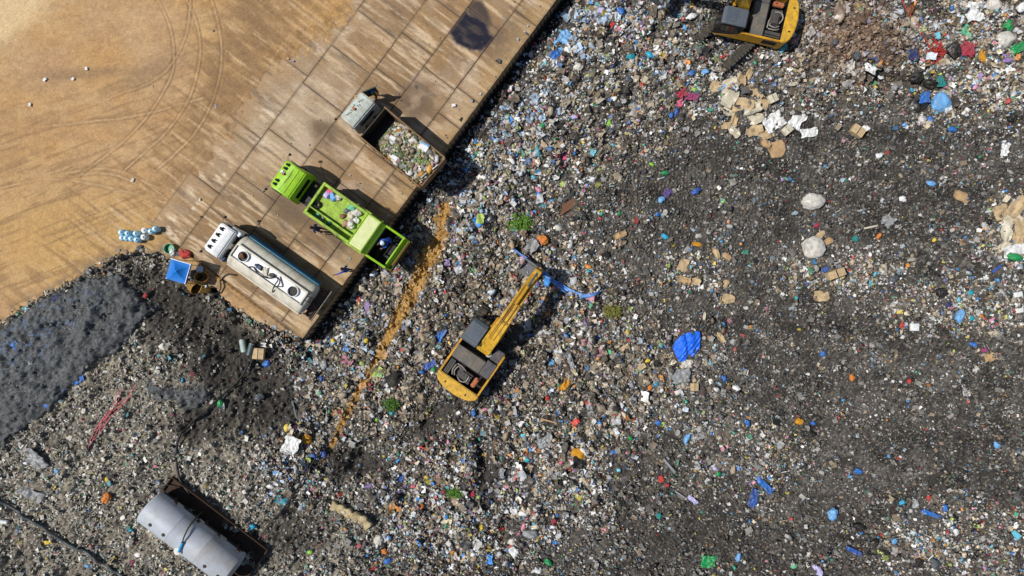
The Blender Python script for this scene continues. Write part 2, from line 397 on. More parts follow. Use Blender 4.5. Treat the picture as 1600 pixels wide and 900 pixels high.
def slab_colour(px, py, tone):
    d = .8*px+.6*py; s = .6*px-.8*py
    base = np.tile(np.array([.29, .178, .082]), (len(px), 1))*tone[:, None]
    k = fbm(d/70, s/6, 201, 5, .6); k2 = fbm(d/30, s/14, 207, 5, .65); k3 = fbm(px/60, py/60, 211, 3)
    base = mixc(base, [.62, .475, .31], sstep(.0, .17, k)*.7)
    base = mixc(base, [.24, .15, .08], sstep(.0, .16, -k)*.75)
    base = mixc(base, [.30, .215, .135], sstep(.0, .22, k2)*.6)
    base = mixc(base, [.52, .41, .30], sstep(.04, .2, k3)*.45)
    base = mixc(base, [.50, .40, .285], blob(px, py, 430, 170, 90, 90)*.6)
    # crusted grey-brown mud where the dirt meets the concrete
    mud = (1-sstep(400, 470, d+25*k3))*sstep(-.12, .16, k2)
    base = mixc(base, [.30, .22, .15], mud*.7)
    base = mixc(base, [.66, .55, .40], (1-sstep(420, 520, d))*sstep(.10, .2, fbm(d/22, s/7, 221, 4))*.75)
    base = mixc(base, [.20, .155, .11], blob(px, py, 435, 132, 26, 14, -30)*.5)
    gap = d-mud_edge(px, py, d, s); strk = np.clip(.45+3*fbm(d/45, s/8, 261, 5, .6), 0, 1)
    base = mixc(base, [.36, .235, .12], (1-sstep(0, 26, gap))*.85)
    base = mixc(base, [.33, .215, .115], (1-sstep(10, 120, gap))*strk*.8*(s > -60))
    # damp patches by the trucks
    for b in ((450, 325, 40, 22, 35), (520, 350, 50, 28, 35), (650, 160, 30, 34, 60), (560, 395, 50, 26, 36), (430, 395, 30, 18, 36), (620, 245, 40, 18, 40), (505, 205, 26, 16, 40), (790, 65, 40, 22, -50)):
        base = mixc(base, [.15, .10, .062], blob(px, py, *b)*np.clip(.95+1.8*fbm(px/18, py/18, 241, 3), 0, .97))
    oil = sstep(.35, .8, blob(px, py, 737, 50, 44, 27, 40)+.8*fbm(px/16, py/16, 231, 3))*(d > 592)*(d < 655)
    oil = np.maximum(oil, sstep(.3, .9, blob(px, py, 748, 22, 16, 30, -25)+.5*fbm(px/14, py/14, 235, 3))*(d > 592)*.8*(d < 655))
    base = mixc(base, [.016, .016, .026], oil)
    wet = np.clip(oil, 0, 1)*.8
    base = mixc(base, [.10, .075, .055], sstep(.08, .24, fbm(d/55, s/9, 247, 5, .65))*.55)
    # brown run near the tipping edge
    base = mixc(base, [.40, .265, .12], sstep(655, 690, d)*.5)
    return base*(1+.22*(rng.rand(len(px))-.5))[:, None], wet

F_, S_ = fields(PX, PY)
def waste_colour(px, py, F, Sx):
    n = len(px); r = rng.rand
    base = np.tile(np.array([.052, .047, .041]), (n, 1))
    base = base*np.clip(1+1.2*fbm(px/130+py/300, py/30, 345, 5, .6), .5, 1.5)[:, None]
    base = mixc(base, [.105, .092, .075], np.clip(F, 0, 1))
    base = mixc(base, [.215, .19, .148], np.clip(Sx, 0, 1))
    base = base*(1+1.6*fbm(px/30, py/30, 301, 4))[:, None]*(1+1.1*fbm(px/5, py/5, 305, 3))[:, None]
    sp = fbm(px/2.2, py/2.2, 310, 2)
    base = mixc(base, [.26, .24, .205], sstep(.16, .32, sp)*.6)
    base = mixc(base, [.022, .02, .018], sstep(.10, .30, -sp)*.7)
    base = mixc(base, [.15, .085, .05], blob(px, py, 1340, 60, 70, 50)*.55*np.clip(.6+3*fbm(px/20, py/20, 320), 0, 1))
    base = mixc(base, [.034, .030, .026], .9*darksoil(px, py))
    d_ = .8*px+.6*py; base = mixc(base, [.02, .018, .016], (1-sstep(712, 742, d_+10*fbm(px/10, py/10, 340, 3)))*(.6*px-.8*py > -170))  # black soil strip with the shade of the drop put into its colour
    base = mixc(base, [.38, .215, .055], leach(px, py)*.92)
    return base*(1+.5*(r(n)-.5))[:, None]
G2 = lambda a: np.ascontiguousarray(a.reshape(ny, nx), dtype=np.float32)
def gs(A, x, y):
    u = np.clip((x-gx[0])/DX, 0, nx-1.001); v = np.clip((y-gy[0])/DX, 0, ny-1.001); i = u.astype(int); j = v.astype(int); fu = u-i; fv = v-j
    return (A[j, i]*(1-fu)+A[j, i+1]*fu)*(1-fv)+(A[j+1, i]*(1-fu)+A[j+1, i+1]*fu)*fv
HZC = passes(PX0, PY0)
GRID = dict(z=G2(Z), F=G2(F_), S=G2(S_), cov=G2(HZC[1]), hz=G2(HZC[0]*HZC[1]), land=G2(polysd(PX0, PY0, YARD)), sl=G2(np.maximum(-polysd(PX0, PY0, SLUDGE), -polysd(PX0, PY0, SLUDGE2))),
            lea=G2(leach(PX, PY)), dk=G2(darksoil(PX, PY)))
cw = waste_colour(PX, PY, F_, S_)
cs = sand_colour(PX, PY)
sdj = polysd(PX0, PY0, YARD)+9*fbm(PX0/16, PY0/16, 5, 4)*(.6*PX0-.8*PY0 < -125)
dd = .8*PX0+.6*PY0; ss = .6*PX0-.8*PY0
idx = np.arange(nx*ny).reshape(ny, nx)
quads = np.stack([idx[:-1, :-1], idx[:-1, 1:], idx[1:, 1:], idx[1:, :-1]], -1).reshape(-1, 4)
fl = sdj[quads].mean(1) > 0
def sub(name, mask, col, mat):
    q = quads[mask]; u, inv = np.unique(q, return_inverse=True)
    me = mesh_np(name, np.c_[X[u], Y[u], Z[u]], inv.reshape(-1, 4), col[u])
    o = obj(name, me, mat); o['kind'] = 'structure'; return o
M_sand = vcol('packed_dirt', .92, 9, .14, .02, .2)
M_waste = vcol('waste_soil', .85, 14, .35, .03, .3)
edgec = mixc(cs, [.20, .15, .10], sstep(-22, -2, sdj)*(ss < -120)*np.clip(.4+3*fbm(PX/9, PY/9, 330, 3), 0, 1))
sub('dirt_yard', ~fl, edgec, M_sand)
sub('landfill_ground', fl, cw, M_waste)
b = BM(); bx(b, (0, 0, -4.5), (600, 600, .4), 0)
o = obj('ground', b, paint('far_ground', '#4a453d', .9, .5)); o['kind'] = 'structure'

# concrete apron: rows of cast slabs, each a little out of level
def slabs():
    rows = [398, 456, 533, 592, 653, 696]; rs = random.Random(11); Vs, Fs, Cs, Wt = [], [], [], []; off = 0
    fixed = {3: [-140, -70, -22, 90, 160, 218, 314, 430, 560, 700, 860, 960], 4: [-140, -82, 60, 150, 270, 320, 470, 620, 780, 960]}
    for ri, (d0, d1) in enumerate(zip(rows[:-1], rows[1:])):
        cuts = fixed.get(ri)
        if not cuts:
            cuts = [-140]
            while cuts[-1] < 950: cuts.append(cuts[-1]+rs.uniform(66, 96)*(1 if ri > 0 else 1.3))
        for s0, s1 in zip(cuts[:-1], cuts[1:]):
            g = .8; wd, ln = d1-d0-g, s1-s0-g
            nd, ns = max(2, int(wd/S/.085)), max(2, int(ln/S/.085))
            D, SS = np.meshgrid(np.linspace(d0+g/2, d1-g/2, nd), np.linspace(s0+g/2, s1-g/2, ns))
            D = D.ravel(); SS = SS.ravel()
            D = D + (fbm(SS/7, D/300, 401, 2)*1.4)*((np.abs(D-d0) < 1) | (np.abs(D-d1) < 1))
            qx = .8*D+.6*SS; qy = .6*D-.8*SS
            zt = rs.uniform(-.03, .025) + (D-(d0+d1)/2)/wd*rs.uniform(-.05, .05) + (SS-(s0+s1)/2)/ln*rs.uniform(-.03, .03)
            zt = zt + .015*fbm(qx/12, qy/12, 403, 3) + .012*fbm(D/40, SS/5, 409, 2)
            tone = np.full(len(D), rs.uniform(.72, 1.12))
            c, wt = slab_colour(qx, qy, tone)
            em = np.minimum(np.minimum(D-d0, d1-D), np.minimum(SS-s0, s1-SS))
            c = mixc(c, [.14, .095, .06], (1-sstep(.5, 4, em+2*fbm(qx/6, qy/6, 415)))*.6)
            Vt = np.c_[(qx-800)/S, (450-qy)/S, zt]
            ii = np.arange(nd*ns).reshape(ns, nd)
            q = np.stack([ii[:-1, :-1], ii[1:, :-1], ii[1:, 1:], ii[:-1, 1:]], -1).reshape(-1, 4)
            rim = np.concatenate([ii[0, :], ii[1:, -1], ii[-1, -2::-1], ii[-2:0:-1, 0]])
            Vb = Vt[rim].copy(); Vb[:, 2] = -.3; nr = len(rim); bi = np.arange(nr)+nd*ns
            sk = np.stack([rim, bi, np.roll(bi, -1), np.roll(rim, -1)], -1)[:, ::-1]
            Vs.append(np.r_[Vt, Vb]); Fs.append(np.r_[q, sk]+off); off += nd*ns+nr
            Cs.append(np.r_[c, c[rim]*.6]); Wt.append(np.r_[wt, wt[rim]])
    me = mesh_np('concrete_apron', np.concatenate(Vs), np.concatenate(Fs), np.concatenate(Cs), True, {'Wet': np.concatenate(Wt)})
    me.set_sharp_from_angle(angle=R(40))
    bm_ = bmesh.new(); bm_.from_mesh(me); bmesh.ops.recalc_face_normals(bm_, faces=bm_.faces); bm_.to_mesh(me); bm_.free()
    o = obj('concrete_apron', me, vcol('muddy_concrete', .85, 12, .16, .012, .3, True)); o['kind'] = 'structure'
slabs()
b = BM()
for s0 in range(-138, 960, 60):
    q = (.8*693.5+.6*(s0+30), .6*693.5-.8*(s0+30)); p = W(*q)
    bx(b, (p.x, p.y, -1.75), (60/S-.02, .18, 2.8), .02, math.atan2(.8, .6))
o = obj('retaining_wall', b, paint('old_concrete', '#3f382f', .9, .6, '#3a3026'))
tag(o, 'low concrete wall holding up the edge of the tipping apron', 'wall')

# grey sludge spread over blue sheeting
def sludge(poly, name, th, seed):
    xs = [p[0] for p in poly]; ys = [p[1] for p in poly]
    x0, x1 = (min(xs)-800)/S-.6, (max(xs)-800)/S+.6; y0, y1 = (450-max(ys))/S-.6, (450-min(ys))/S+.6
    ax = np.arange(x0, x1, .07); ay = np.arange(y0, y1, .07); x, y = [a.ravel() for a in np.meshgrid(ax, ay)]
    px, py = px0(x, y); sd_ = polysd(px, py, poly)+24*fbm(px/20, py/20, seed, 5, .62)
    z0 = height(x, y, False)
    h = 1-sstep(-4, 1.0, sd_)
    lump = .32*fbm(px/30, py/30, seed+4, 3)+.12*fbm(px/8, py/8, seed+8, 3, .7)+.22*np.abs(fbm(px/3.5, py/3.5, seed+9, 2))
    lump = lump+.05*(np.random.RandomState(seed+2).rand(len(x))-.5)+.10*fbm(px/1.8, py/1.8, seed+11, 1)
    crk = np.abs(fbm(px/26, py/26, seed+12, 3))
    z = z0+h*(th+lump) - .3*(1-h) - .22*(1-sstep(0, .03, crk))*sstep(.02, .12, fbm(px/50, py/50, seed+14))
    c = np.tile(np.array([.068, .072, .074]), (len(x), 1))*(1+.7*fbm(px/12, py/12, seed+16, 4, .65))[:, None]*(1+.7*(np.random.RandomState(seed).rand(len(x), 1)-.5))
    c = mixc(c, [.17, .175, .175], sstep(.08, .26, fbm(px/2.6, py/2.6, seed+20, 2))*.6)
    c = mixc(c, [.05, .048, .045], sstep(.1, .3, fbm(px/4, py/4, seed+22, 2))*.5)
    c = mixc(c, [.10, .16, .27], sstep(.08, .2, fbm(px/14, py/9, seed+24, 4, .65))*blob(px, py, 65, 515, 90, 40, -35)*.6)
    c = mixc(c, [.03, .03, .03], (1-sstep(.006, .022, crk))*sstep(.0, .1, fbm(px/50, py/50, seed+14))*.8)
    n_x, n_y = len(ax), len(ay); ii = np.arange(n_x*n_y).reshape(n_y, n_x)
    q = np.stack([ii[:-1, :-1], ii[:-1, 1:], ii[1:, 1:], ii[1:, :-1]], -1).reshape(-1, 4)
    q = q[(h[q] > 0).any(1)]; u, inv = np.unique(q, return_inverse=True)
    o = obj(name, mesh_np(name, np.c_[x, y, z][u], inv.reshape(-1, 4), c[u]), M_sl)
    o['kind'] = 'stuff'; o['label'] = 'grey cracked sludge spread beside the dirt yard' if name == 'sludge' else 'smaller grey sludge patch among the shredded waste'
    o['category'] = 'sludge'
M_sl = vcol('grey_sludge', .75, 9, .35, .06, .4)
sludge(SLUDGE, 'sludge', .22, 500)
sludge(SLUDGE2, 'sludge', .14, 540)

# ================================================================ LOOSE WASTE
def ico(sub):
    t = bmesh.new(); bmesh.ops.create_icosphere(t, subdivisions=sub, radius=1)
    v = np.array([x.co[:] for x in t.verts]); t.verts.index_update()
    f = np.array([[x.index for x in q.verts] for q in t.faces]); t.free(); return v, f
def proto_blob(sub, seed):
    v, f = ico(sub); rs = np.random.RandomState(seed); o = rs.rand(3)*50
    v = v.copy()
    for i, p in enumerate(v):
        q = Vector(p*1.1+o); n = mnoise.noise(q)+.6*mnoise.noise(q*2.3)
        cr = abs(mnoise.noise(q*1.9+Vector((7, 7, 7))))
        v[i] = p*(1+.62*n-.45*(1-min(1, cr*4)))
    v *= np.array([1, rs.uniform(.55, .95), rs.uniform(.35, .7)]); v[:, 2] = np.maximum(v[:, 2], -.25); return v, f
def proto_sheet(n, seed, asp=1.0, crump=.4):
    rs = np.random.RandomState(seed); o = rs.rand(3)*50
    g = np.linspace(-1, 1, n); a, c = np.meshgrid(g, g*asp); v = np.c_[a.ravel(), c.ravel(), np.zeros(n*n)]
    for i, p in enumerate(v):
        q = Vector(p*1.2+o); e = 1+.4*mnoise.noise(q*.9)
        v[i, 0] *= e; v[i, 1] *= 1+.4*mnoise.noise(q*.9+Vector((9, 3, 1)))
        v[i, 2] = crump*(mnoise.noise(q*1.4)+.5*mnoise.noise(q*3))
    ii = np.arange(n*n).reshape(n, n); f = []
    for i in range(n-1):
        for j in range(n-1):
            f += [[ii[i, j], ii[i, j+1], ii[i+1, j+1]], [ii[i, j], ii[i+1, j+1], ii[i+1, j]]]
    return v, np.array(f)
PB0 = [proto_blob(1, i) for i in range(10)]
PB1 = [proto_blob(2, 50+i) for i in range(10)]
PS = [proto_sheet(3, 100+i, .8) for i in range(8)]
PS5 = [proto_sheet(6, 140+i, .75, .5) for i in range(8)]
PT = [proto_sheet(3, 120+i, .16, .25) for i in range(6)]
PAL = {
 'fresh': ([(.72, .71, .68), (.52, .53, .54), (.36, .35, .33), (.50, .42, .30), (.30, .225, .14), (.16, .13, .09), (.035, .033, .03), (.50, .57, .64), (.10, .19, .42), (.05, .24, .60), (.10, .40, .50),
            (.07, .30, .15), (.36, .46, .10), (.50, .05, .04), (.60, .25, .32), (.60, .46, .08), (.56, .23, .05), (.24, .16, .34), (.075, .06, .048)],
           [.12, .10, .11, .15, .12, .11, .12, .045, .018, .018, .014, .012, .014, .013, .017, .012, .013, .006, .09]),
 'crush': ([(.045, .041, .036), (.085, .079, .07), (.15, .14, .125), (.30, .285, .26), (.55, .535, .50), (.26, .20, .13), (.022, .02, .018), (.07, .26, .5), (.06, .33, .22), (.45, .06, .05), (.52, .43, .08), (.52, .25, .3), (.5, .23, .06), (.28, .37, .43)],
           [.13, .19, .22, .17, .075, .09, .06, 0.010, .007, .007, .006, .006, .005, .024]),
 'shred': ([(.31, .285, .225), (.46, .43, .36), (.66, .64, .58), (.19, .17, .135), (.06, .055, .045), (.25, .25, .22), (.10, .28, .30), (.08, .25, .13), (.45, .10, .12), (.08, .2, .42), (.45, .36, .08)],
           [.27, .26, .19, .10, .06, .11, .022, .018, .018, .014, .012])}
AVOID = []          # (x, y, radius) kept clear for single things
def scatter(name, label, n, dens, size, pal, protos, lift, seed, tilt=.5, keepout=True):
    rs = np.random.RandomState(seed)
    x = rs.uniform(-41, 41, n); y = rs.uniform(-25, 25, n)
    z = gs(GRID['z'], x, y); px = 800+x*S*H/(H-z); py = 450-y*S*H/(H-z)
    q0, q1 = px0(x, y); land = gs(GRID['land'], x, y); d = .8*q0+.6*q1; s = .6*q0-.8*q1
    F, Sx, cov, sl, lea, dk = [gs(GRID[k_], x, y) for k_ in ('F', 'S', 'cov', 'sl', 'lea', 'dk')]
    p = dens(px, py, F, Sx, cov)*np.where(land > 0, 1, .55*np.exp(land/7)*(s < -105)+.0)
    p = p*np.where((s > -139) & (d < 702), (s < -105)*.6, 1)*np.where(sl > 4, .8 if pal != 'fresh' else .1, 1)*(1-.86*dk)*(1-.8*lea)
    p = p*np.where((s > -150) & (d < 728), .35, 1)
    hzg = gs(GRID['hz'], x, y); p = p*(np.clip(1+2.2*hzg, .05, 2.2) if pal == 'crush' else 1)
    slabm = (s > -105) & (d > 400) & (d < 693) & (land < -3); z = np.where(slabm, .03, z); p = np.where(slabm, (.0 if name != 'small_litter' else 1)*(.0015+.05*sstep(672, 693, d)*.5), p)
    p = np.where((land < -6) & ~((s > -141) & (d > 397)), .0003 if name == 'small_litter' else 0., p)
    clump = np.clip(1+3.2*fbm(px/20, py/20, seed+1, 3), .05, 2.2)
    k = rs.rand(n) < p*clump
    if keepout:
        for ax, ay, ar in AVOID: k &= (x-ax)**2+(y-ay)**2 > ar*ar
    x, y, z, px, py, F, Sx, cov, dk, lea = [a[k] for a in (x, y, z, px, py, F, Sx, cov, dk, lea)]; m = len(x)
    sz = size(F, Sx, rs, m)
    cols, wts = PAL[pal]; wts = np.array(wts)/sum(wts)
    c = np.array(cols)[rs.choice(len(cols), m, p=wts)]*rs.uniform(.6, 1.2, m)[:, None]
    # neighbouring waste tends to share a tint
    bl = sstep(-.05, .2, fbm(px/26, py/26, 711, 3)); dd_ = .8*px+.6*py
    c = np.where((rs.rand(m) < .42*bl*(1-sstep(770, 850, dd_))*(F > .15))[:, None], np.array([.34, .44, .56])[None]*rs.uniform(.6, 1.3, m)[:, None], c)
    
    if pal == 'crush': c = c*np.clip(.92+1.2*fbm(px/130+py/300, py/30, 345, 5, .6), .5, 1.4)[:, None]
    if pal == 'fresh':
        br = np.clip(np.maximum.reduce([blob(px, py, 690, 500, 150, 150), blob(px, py, 590, 610, 130, 80), blob(px, py, 960, 590, 110, 70), blob(px, py, 780, 560, 110, 90), blob(px, py, 980, 200, 90, 110)*.7, blob(px, py, 1340, 90, 100, 70)])+.5*fbm(px/30, py/30, 731, 3), 0, 1)
        q = rs.rand(m) < .62*br; c = np.where(q[:, None], c.mean(1)[:, None]*np.array([.66, .54, .38])+.01, c)
    c = c*(1-.45*dk)[:, None]; c = mixc(c, [.46, .25, .055], np.clip(lea*1.2, 0, 1)*rs.uniform(.6, .95, m)); sz = sz*(1-.22*cov)
    c = mixc(c, [.22, .12, .07], .55*blob(px, py, 1345, 60, 70, 50))
    inS = np.maximum(-polysd(800+x*S, 450-y*S, SLUDGE), -polysd(800+x*S, 450-y*S, SLUDGE2)) > 2
    c = np.where(inS[:, None], c.mean(1)[:, None]*np.array([.78, .8, .8])*.42+.025, c)
    Vs, Fs, Cs = [], [], []; off = 0
    which = rs.randint(0, len(protos), m)
    for pi, (pv, pf) in enumerate(protos):
        mm = np.where(which == pi)[0]
        if not len(mm): continue
        yaw = rs.uniform(0, 2*math.pi, len(mm)); tx = rs.normal(0, tilt, len(mm)); ty = rs.normal(0, tilt, len(mm))
        cy, sy = np.cos(yaw), np.sin(yaw); cx, sx_ = np.cos(tx), np.sin(tx); cyy, syy = np.cos(ty), np.sin(ty)
        Rz = np.zeros((len(mm), 3, 3)); Rz[:, 0, 0] = cy; Rz[:, 0, 1] = -sy; Rz[:, 1, 0] = sy; Rz[:, 1, 1] = cy; Rz[:, 2, 2] = 1
        Rx = np.zeros_like(Rz); Rx[:, 0, 0] = 1; Rx[:, 1, 1] = cx; Rx[:, 1, 2] = -sx_; Rx[:, 2, 1] = sx_; Rx[:, 2, 2] = cx
        Ry = np.zeros_like(Rz); Ry[:, 1, 1] = 1; Ry[:, 0, 0] = cyy; Ry[:, 0, 2] = syy; Ry[:, 2, 0] = -syy; Ry[:, 2, 2] = cyy
        Q = Rx @ Ry @ Rz
        v = np.einsum('nij,kj->nki', Q, pv)*sz[mm][:, None, None]
        v[:, :, 0] += x[mm][:, None]; v[:, :, 1] += y[mm][:, None]
        v[:, :, 2] += (z[mm]+sz[mm]*lift*rs.uniform(.2, 1.3, len(mm)))[:, None]
        nv = len(pv)
        Vs.append(v.reshape(-1, 3)); Fs.append((pf[None]+(np.arange(len(mm))*nv)[:, None, None]).reshape(-1, 3)+off); off += nv*len(mm)
        Cs.append(np.repeat(c[mm], nv, 0))
    o = obj(name, mesh_np(name, np.concatenate(Vs), np.concatenate(Fs), np.concatenate(Cs), True), M_lit)
    o['kind'] = 'stuff'; o['label'] = label; o['category'] = 'litter'
    return m
M_lit = vcol('plastic_and_paper', .55, 6, .22, .01, .5)

def build_litter():
    T = []
    # bags and parcels of the freshly tipped waste
    T.append(scatter('bagged_waste', 'freshly tipped bags and packaging in pale heaps', 330000,
        lambda px, py, F, Sx, cov: np.clip(F-.1, 0, 1)*.62 + .012*(1-cov)*(1-Sx),
        lambda F, Sx, rs, m: np.clip(rs.lognormal(-2.36, .46, m), .05, .38)*(.75+.35*F), 'fresh', PB1+PB1+PS5[:6], .35, 801))
    T.append(scatter('small_litter', 'small mixed scraps between the tipped bags', 480000,
        lambda px, py, F, Sx, cov: np.clip(F, 0, 1)*.8,
        lambda F, Sx, rs, m: np.clip(rs.lognormal(-2.75, .4, m), .03, .16), 'fresh', PB0+PS+PS+PT, .7, 821))
    T.append(scatter('torn_film', 'crumpled torn film and paper over the tipped waste', 110000,
        lambda px, py, F, Sx, cov: np.clip(F, 0, 1)*.36 + .03*(1-cov)*(1-Sx),
        lambda F, Sx, rs, m: np.clip(rs.lognormal(-2.05, .5, m), .06, .46)*(.6+.4*F), 'fresh', PS5, .55, 841, .35))
    # bits pressed into the compacted fill
    T.append(scatter('crushed_waste', 'small crushed waste pressed into the dark compacted fill', 420000,
        lambda px, py, F, Sx, cov: (1-F)*(1-Sx)*(.8-.32*cov)*(1-.6*leach(px, py)),
        lambda F, Sx, rs, m: np.clip(rs.lognormal(-2.72, .5, m), .025, .26), 'crush', PB0+PS+PT, .85, 861))
    # fine shredded waste in the south-west
    T.append(scatter('shredded_waste', 'fine beige shredded waste on the lower mound', 480000,
        lambda px, py, F, Sx, cov: Sx*.95,
        lambda F, Sx, rs, m: np.clip(rs.lognormal(-2.75, .42, m), .03, .22), 'shred', PB0+PS+PT+PT, .6, 881))
    print('LITTER', T)

# ================================================================ VEHICLES
P = paint
M_black = P('black_rubber', '#15151a', .8, .5, '#4a3d2c')
M_steel = P('dark_steel', '#2c2a29', .6, .6, '#54432e')
M_grime = P('oily_black', '#0d0d0f', .55, .3, '#2c2419')
M_glass = P('dark_glass', '#0b1016', .12, .15, '#5b4c38', spec=.6, bump=0)
M_green = P('lime_paint', '#98cb26', .42, .5, '#666c30', scale=2.2)
M_green2 = P('lime_paint_worn', '#97bb2e', .55, .9, '#5e5a34', scale=2.2)
M_white = P('white_paint', '#e4e6e6', .4, .3, '#9c8a6c')
M_tankw = P('cream_tank_paint', '#cfcabb', .5, .6, '#8f7d5e', scale=1.6)
M_teal = P('teal_paint', '#12759b', .4, .35, '#3b4a4a')
M_navy = P('navy_trim', '#1f3f66', .5, .4, '#4a4233')
M_pale = P('pale_green_grey_paint', '#b3bdb5', .55, .8, '#8a7355', scale=3)
M_palebody = P('rusty_tan_steel', '#86694a', .8, .7, '#4e3826', scale=2)
M_rust = P('rust', '#6d4122', .85, .6, '#2f2118', scale=3)
M_yel = P('machine_yellow', '#d4a52e', .5, .9, '#6e5830', scale=3)
M_yel2 = P('worn_machine_yellow', '#cc9420', .5, .7, '#6e5531', scale=2.6)
M_deck = P('dusty_grey_deck', '#5c5954', .75, .6, '#8c7f6c', scale=2)
M_cabroof = P('slate_cab_roof', '#4b5560', .5, .3, '#7d7568', scale=1.5)
M_chrome = P('bright_steel', '#9aa3ab', .25, .2, '#6a5c48', metal=.9)
M_red = P('red_lens', '#b03020', .4, .2)
M_orange = P('rust_orange_muffler', '#b06a45', .8, .6, '#5b3a26', scale=5)
M_track = P('muddy_track_steel', '#3a3733', .8, .7, '#6b604f', scale=4)

def wheel(root, x, y, r=.48, wd=.28):
    b = BM(); cyl(b, (x, y-wd/2, r), (x, y+wd/2, r), r, n=28, b=.05)
    for k in range(18):
        a = 2*math.pi*k/18; bx(b, (x+math.cos(a)*r, y, r+math.sin(a)*r), (.05, wd*.9, .07), .008, 0, -a)
    t = obj('wheel', b, M_black, root)
    b = BM(); sgn = 1 if y > 0 else -1
    cyl(b, (x, y+sgn*(wd/2-.03), r), (x, y+sgn*(wd/2+.015), r), r*.58, n=20, b=.01)
    cyl(b, (x, y+sgn*(wd/2+.01), r), (x, y+sgn*(wd/2+.06), r), r*.2, n=12, b=.01)
    obj('rim', b, M_steel, t)
def cab_shell(prof, hw, taper=.9, ztap=1.5, nose=.93, xn=2.6, b=.07):
    bm = BM(); prism(bm, prof, -hw, hw, b)
    zt = max(z for _, z in prof); xm = max(x for x, _ in prof)
    for v in bm.verts:
        if v.co.z > ztap: v.co.y *= 1-(1-taper)*(v.co.z-ztap)/(zt-ztap)
        if v.co.x > xn: v.co.y *= 1-(1-nose)*(v.co.x-xn)/(xm-xn)
    return bm
def mirror(root, x, y, z, s):
    b = BM(); tube(b, [(x, y, z), (x+.12, y+s*.22, z+.05), (x+.14, y+s*.34, z)], .018, 6)
    bx(b, (x+.14, y+s*.36, z-.12), (.07, .17, .32), .02); obj('mirror', b, M_steel, root)
def chassis(root, x0, x1, mat=None):
    b = BM()
    for y in (-.42, .42): bx(b, ((x0+x1)/2, y, .82), (x1-x0, .12, .26), .01)
    n = int((x1-x0)/.9)
    for k in range(n+1): bx(b, (x0+.1+(x1-x0-.2)*k/n, 0, .82), (.1, .74, .18), .01)
    bx(b, ((x0+x1)/2+1, .75, .72), (.9, .45, .5), .06); bx(b, ((x0+x1)/2+1, -.75, .72), (.7, .45, .5), .06)
    obj('chassis', b, mat or M_grime, root, smooth=30)

# ---------------------------------------------------------------- lime green refuse truck
t = thing('garbage_truck', 'lime green refuse lorry backed up to the tipping edge between two other lorries', 'truck', (-12.73, 5.82, .02), R(145.1))
chassis(t, -6.0, 2.9)
for x, y in ((2.15, .95), (2.15, -.95), (-3.9, .92), (-3.9, -.92), (-5.05, .92), (-5.05, -.92)): wheel(t, x, y)
pr = [(3.0, .5), (3.1, 1.4), (2.98, 2.05), (2.78, 2.5), (2.5, 2.66), (1.85, 2.7), (1.3, 2.5), (1.12, 2.2), (1.1, .6)]
cb = obj('cab', cab_shell(pr, 1.12, .88, 1.4, .88, 2.5), M_green, t, smooth=35)
b = BM(); bx(b, (2.93, 0, 2.05), (.02, 1.6, .55), .01, 0, R(-24)); obj('windscreen', b, M_glass, cb)
b = BM(); bx(b, (1.09, 0, 1.85), (.03, 1.45, .5), .01); obj('rear_window', b, M_glass, cb)
for y in (-1, 1):
    b = BM(); bx(b, (2.35, y*1.075, 1.85), (.75, .02, .55), .01, 0, 0, R(-y*5)); obj('side_window', b, M_glass, cb)
    mirror(cb, 2.85, y*1.0, 2.2, y)
    b = BM(); cyl(b, (3.08, y*.75, 1.0), (3.13, y*.75, 1.0), .12, n=14); obj('headlight', b, M_chrome, cb)
for i, y in enumerate((-.78, -.5, -.22, .42, .7)):
    b = BM(); cyl(b, (2.52-.02*abs(i-2), y, 2.66), (2.54, y, 2.80), .055, .085, 12); bx(b, (2.45, y, 2.71), (.17, .17, .08), .02)
    obj('roof_light', b, M_chrome if i == 2 else M_black, cb)
b = BM(); cyl(b, (2.38, -.12, 2.68), (2.38, -.12, 2.84), .07, n=12); obj('beacon', b, M_red, cb)
b = BM(); tube(b, [(2.0, -.75, 2.68), (1.98, -.2, 2.72), (2.02, .3, 2.70)], .012, 5); obj('roof_cable', b, M_black, cb)
b = BM(); bx(b, (2.05, 0, 2.69), (.02, 1.75, .02), .005); bx(b, (1.7, 0, 2.66), (.02, 1.7, .03), .005); obj('roof_seam', b, M_green2, cb)
b = BM(); bx(b, (.55, 0, .95), (1.1, 1.7, .35), .05); bx(b, (.45, .4, 1.25), (.55, .5, .35), .05); cyl(b, (.5, -.65, 1.0), (.5, -.65, 1.9), .09); obj('engine_cover', b, M_grime, t, smooth=30)
bd = BM()
for y in (-1.1, 1.1):
    bx(bd, (-1.72, y, 1.62), (3.5, .10, 1.45), .02)
    bx(bd, (-1.72, y, 2.36), (3.54, .19, .09), .02)
    for k in range(6): bx(bd, (-.25-k*.6, y*1.055, 1.6), (.09, .06, 1.3), .01)
bx(bd, (-.02, 0, 1.62), (.1, 2.3, 1.45), .02); bx(bd, (-.02, 0, 2.37), (.17, 2.4, .1), .02)
bx(bd, (-1.72, -.27, 1.98), (3.4, 1.72, .1), .01); bx(bd, (-1.72, .62, 2.2), (3.4, .10, .42), .02); bx(bd, (-1.72, .86, 1.7), (3.4, .42, .08), .01)
bx(bd, (-1.7, -.35, 2.04), (3.3, .03, .03), .005)
body = obj('body', bd, M_green2, t, smooth=30)
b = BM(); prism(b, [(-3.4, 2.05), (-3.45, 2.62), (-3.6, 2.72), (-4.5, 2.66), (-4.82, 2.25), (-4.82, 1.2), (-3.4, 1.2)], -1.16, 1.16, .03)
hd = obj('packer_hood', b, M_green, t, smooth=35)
b = BM()
for x in (-3.5, -4.5): bx(b, (x, 0, 2.69), (.06, 2.36, .08), .015)
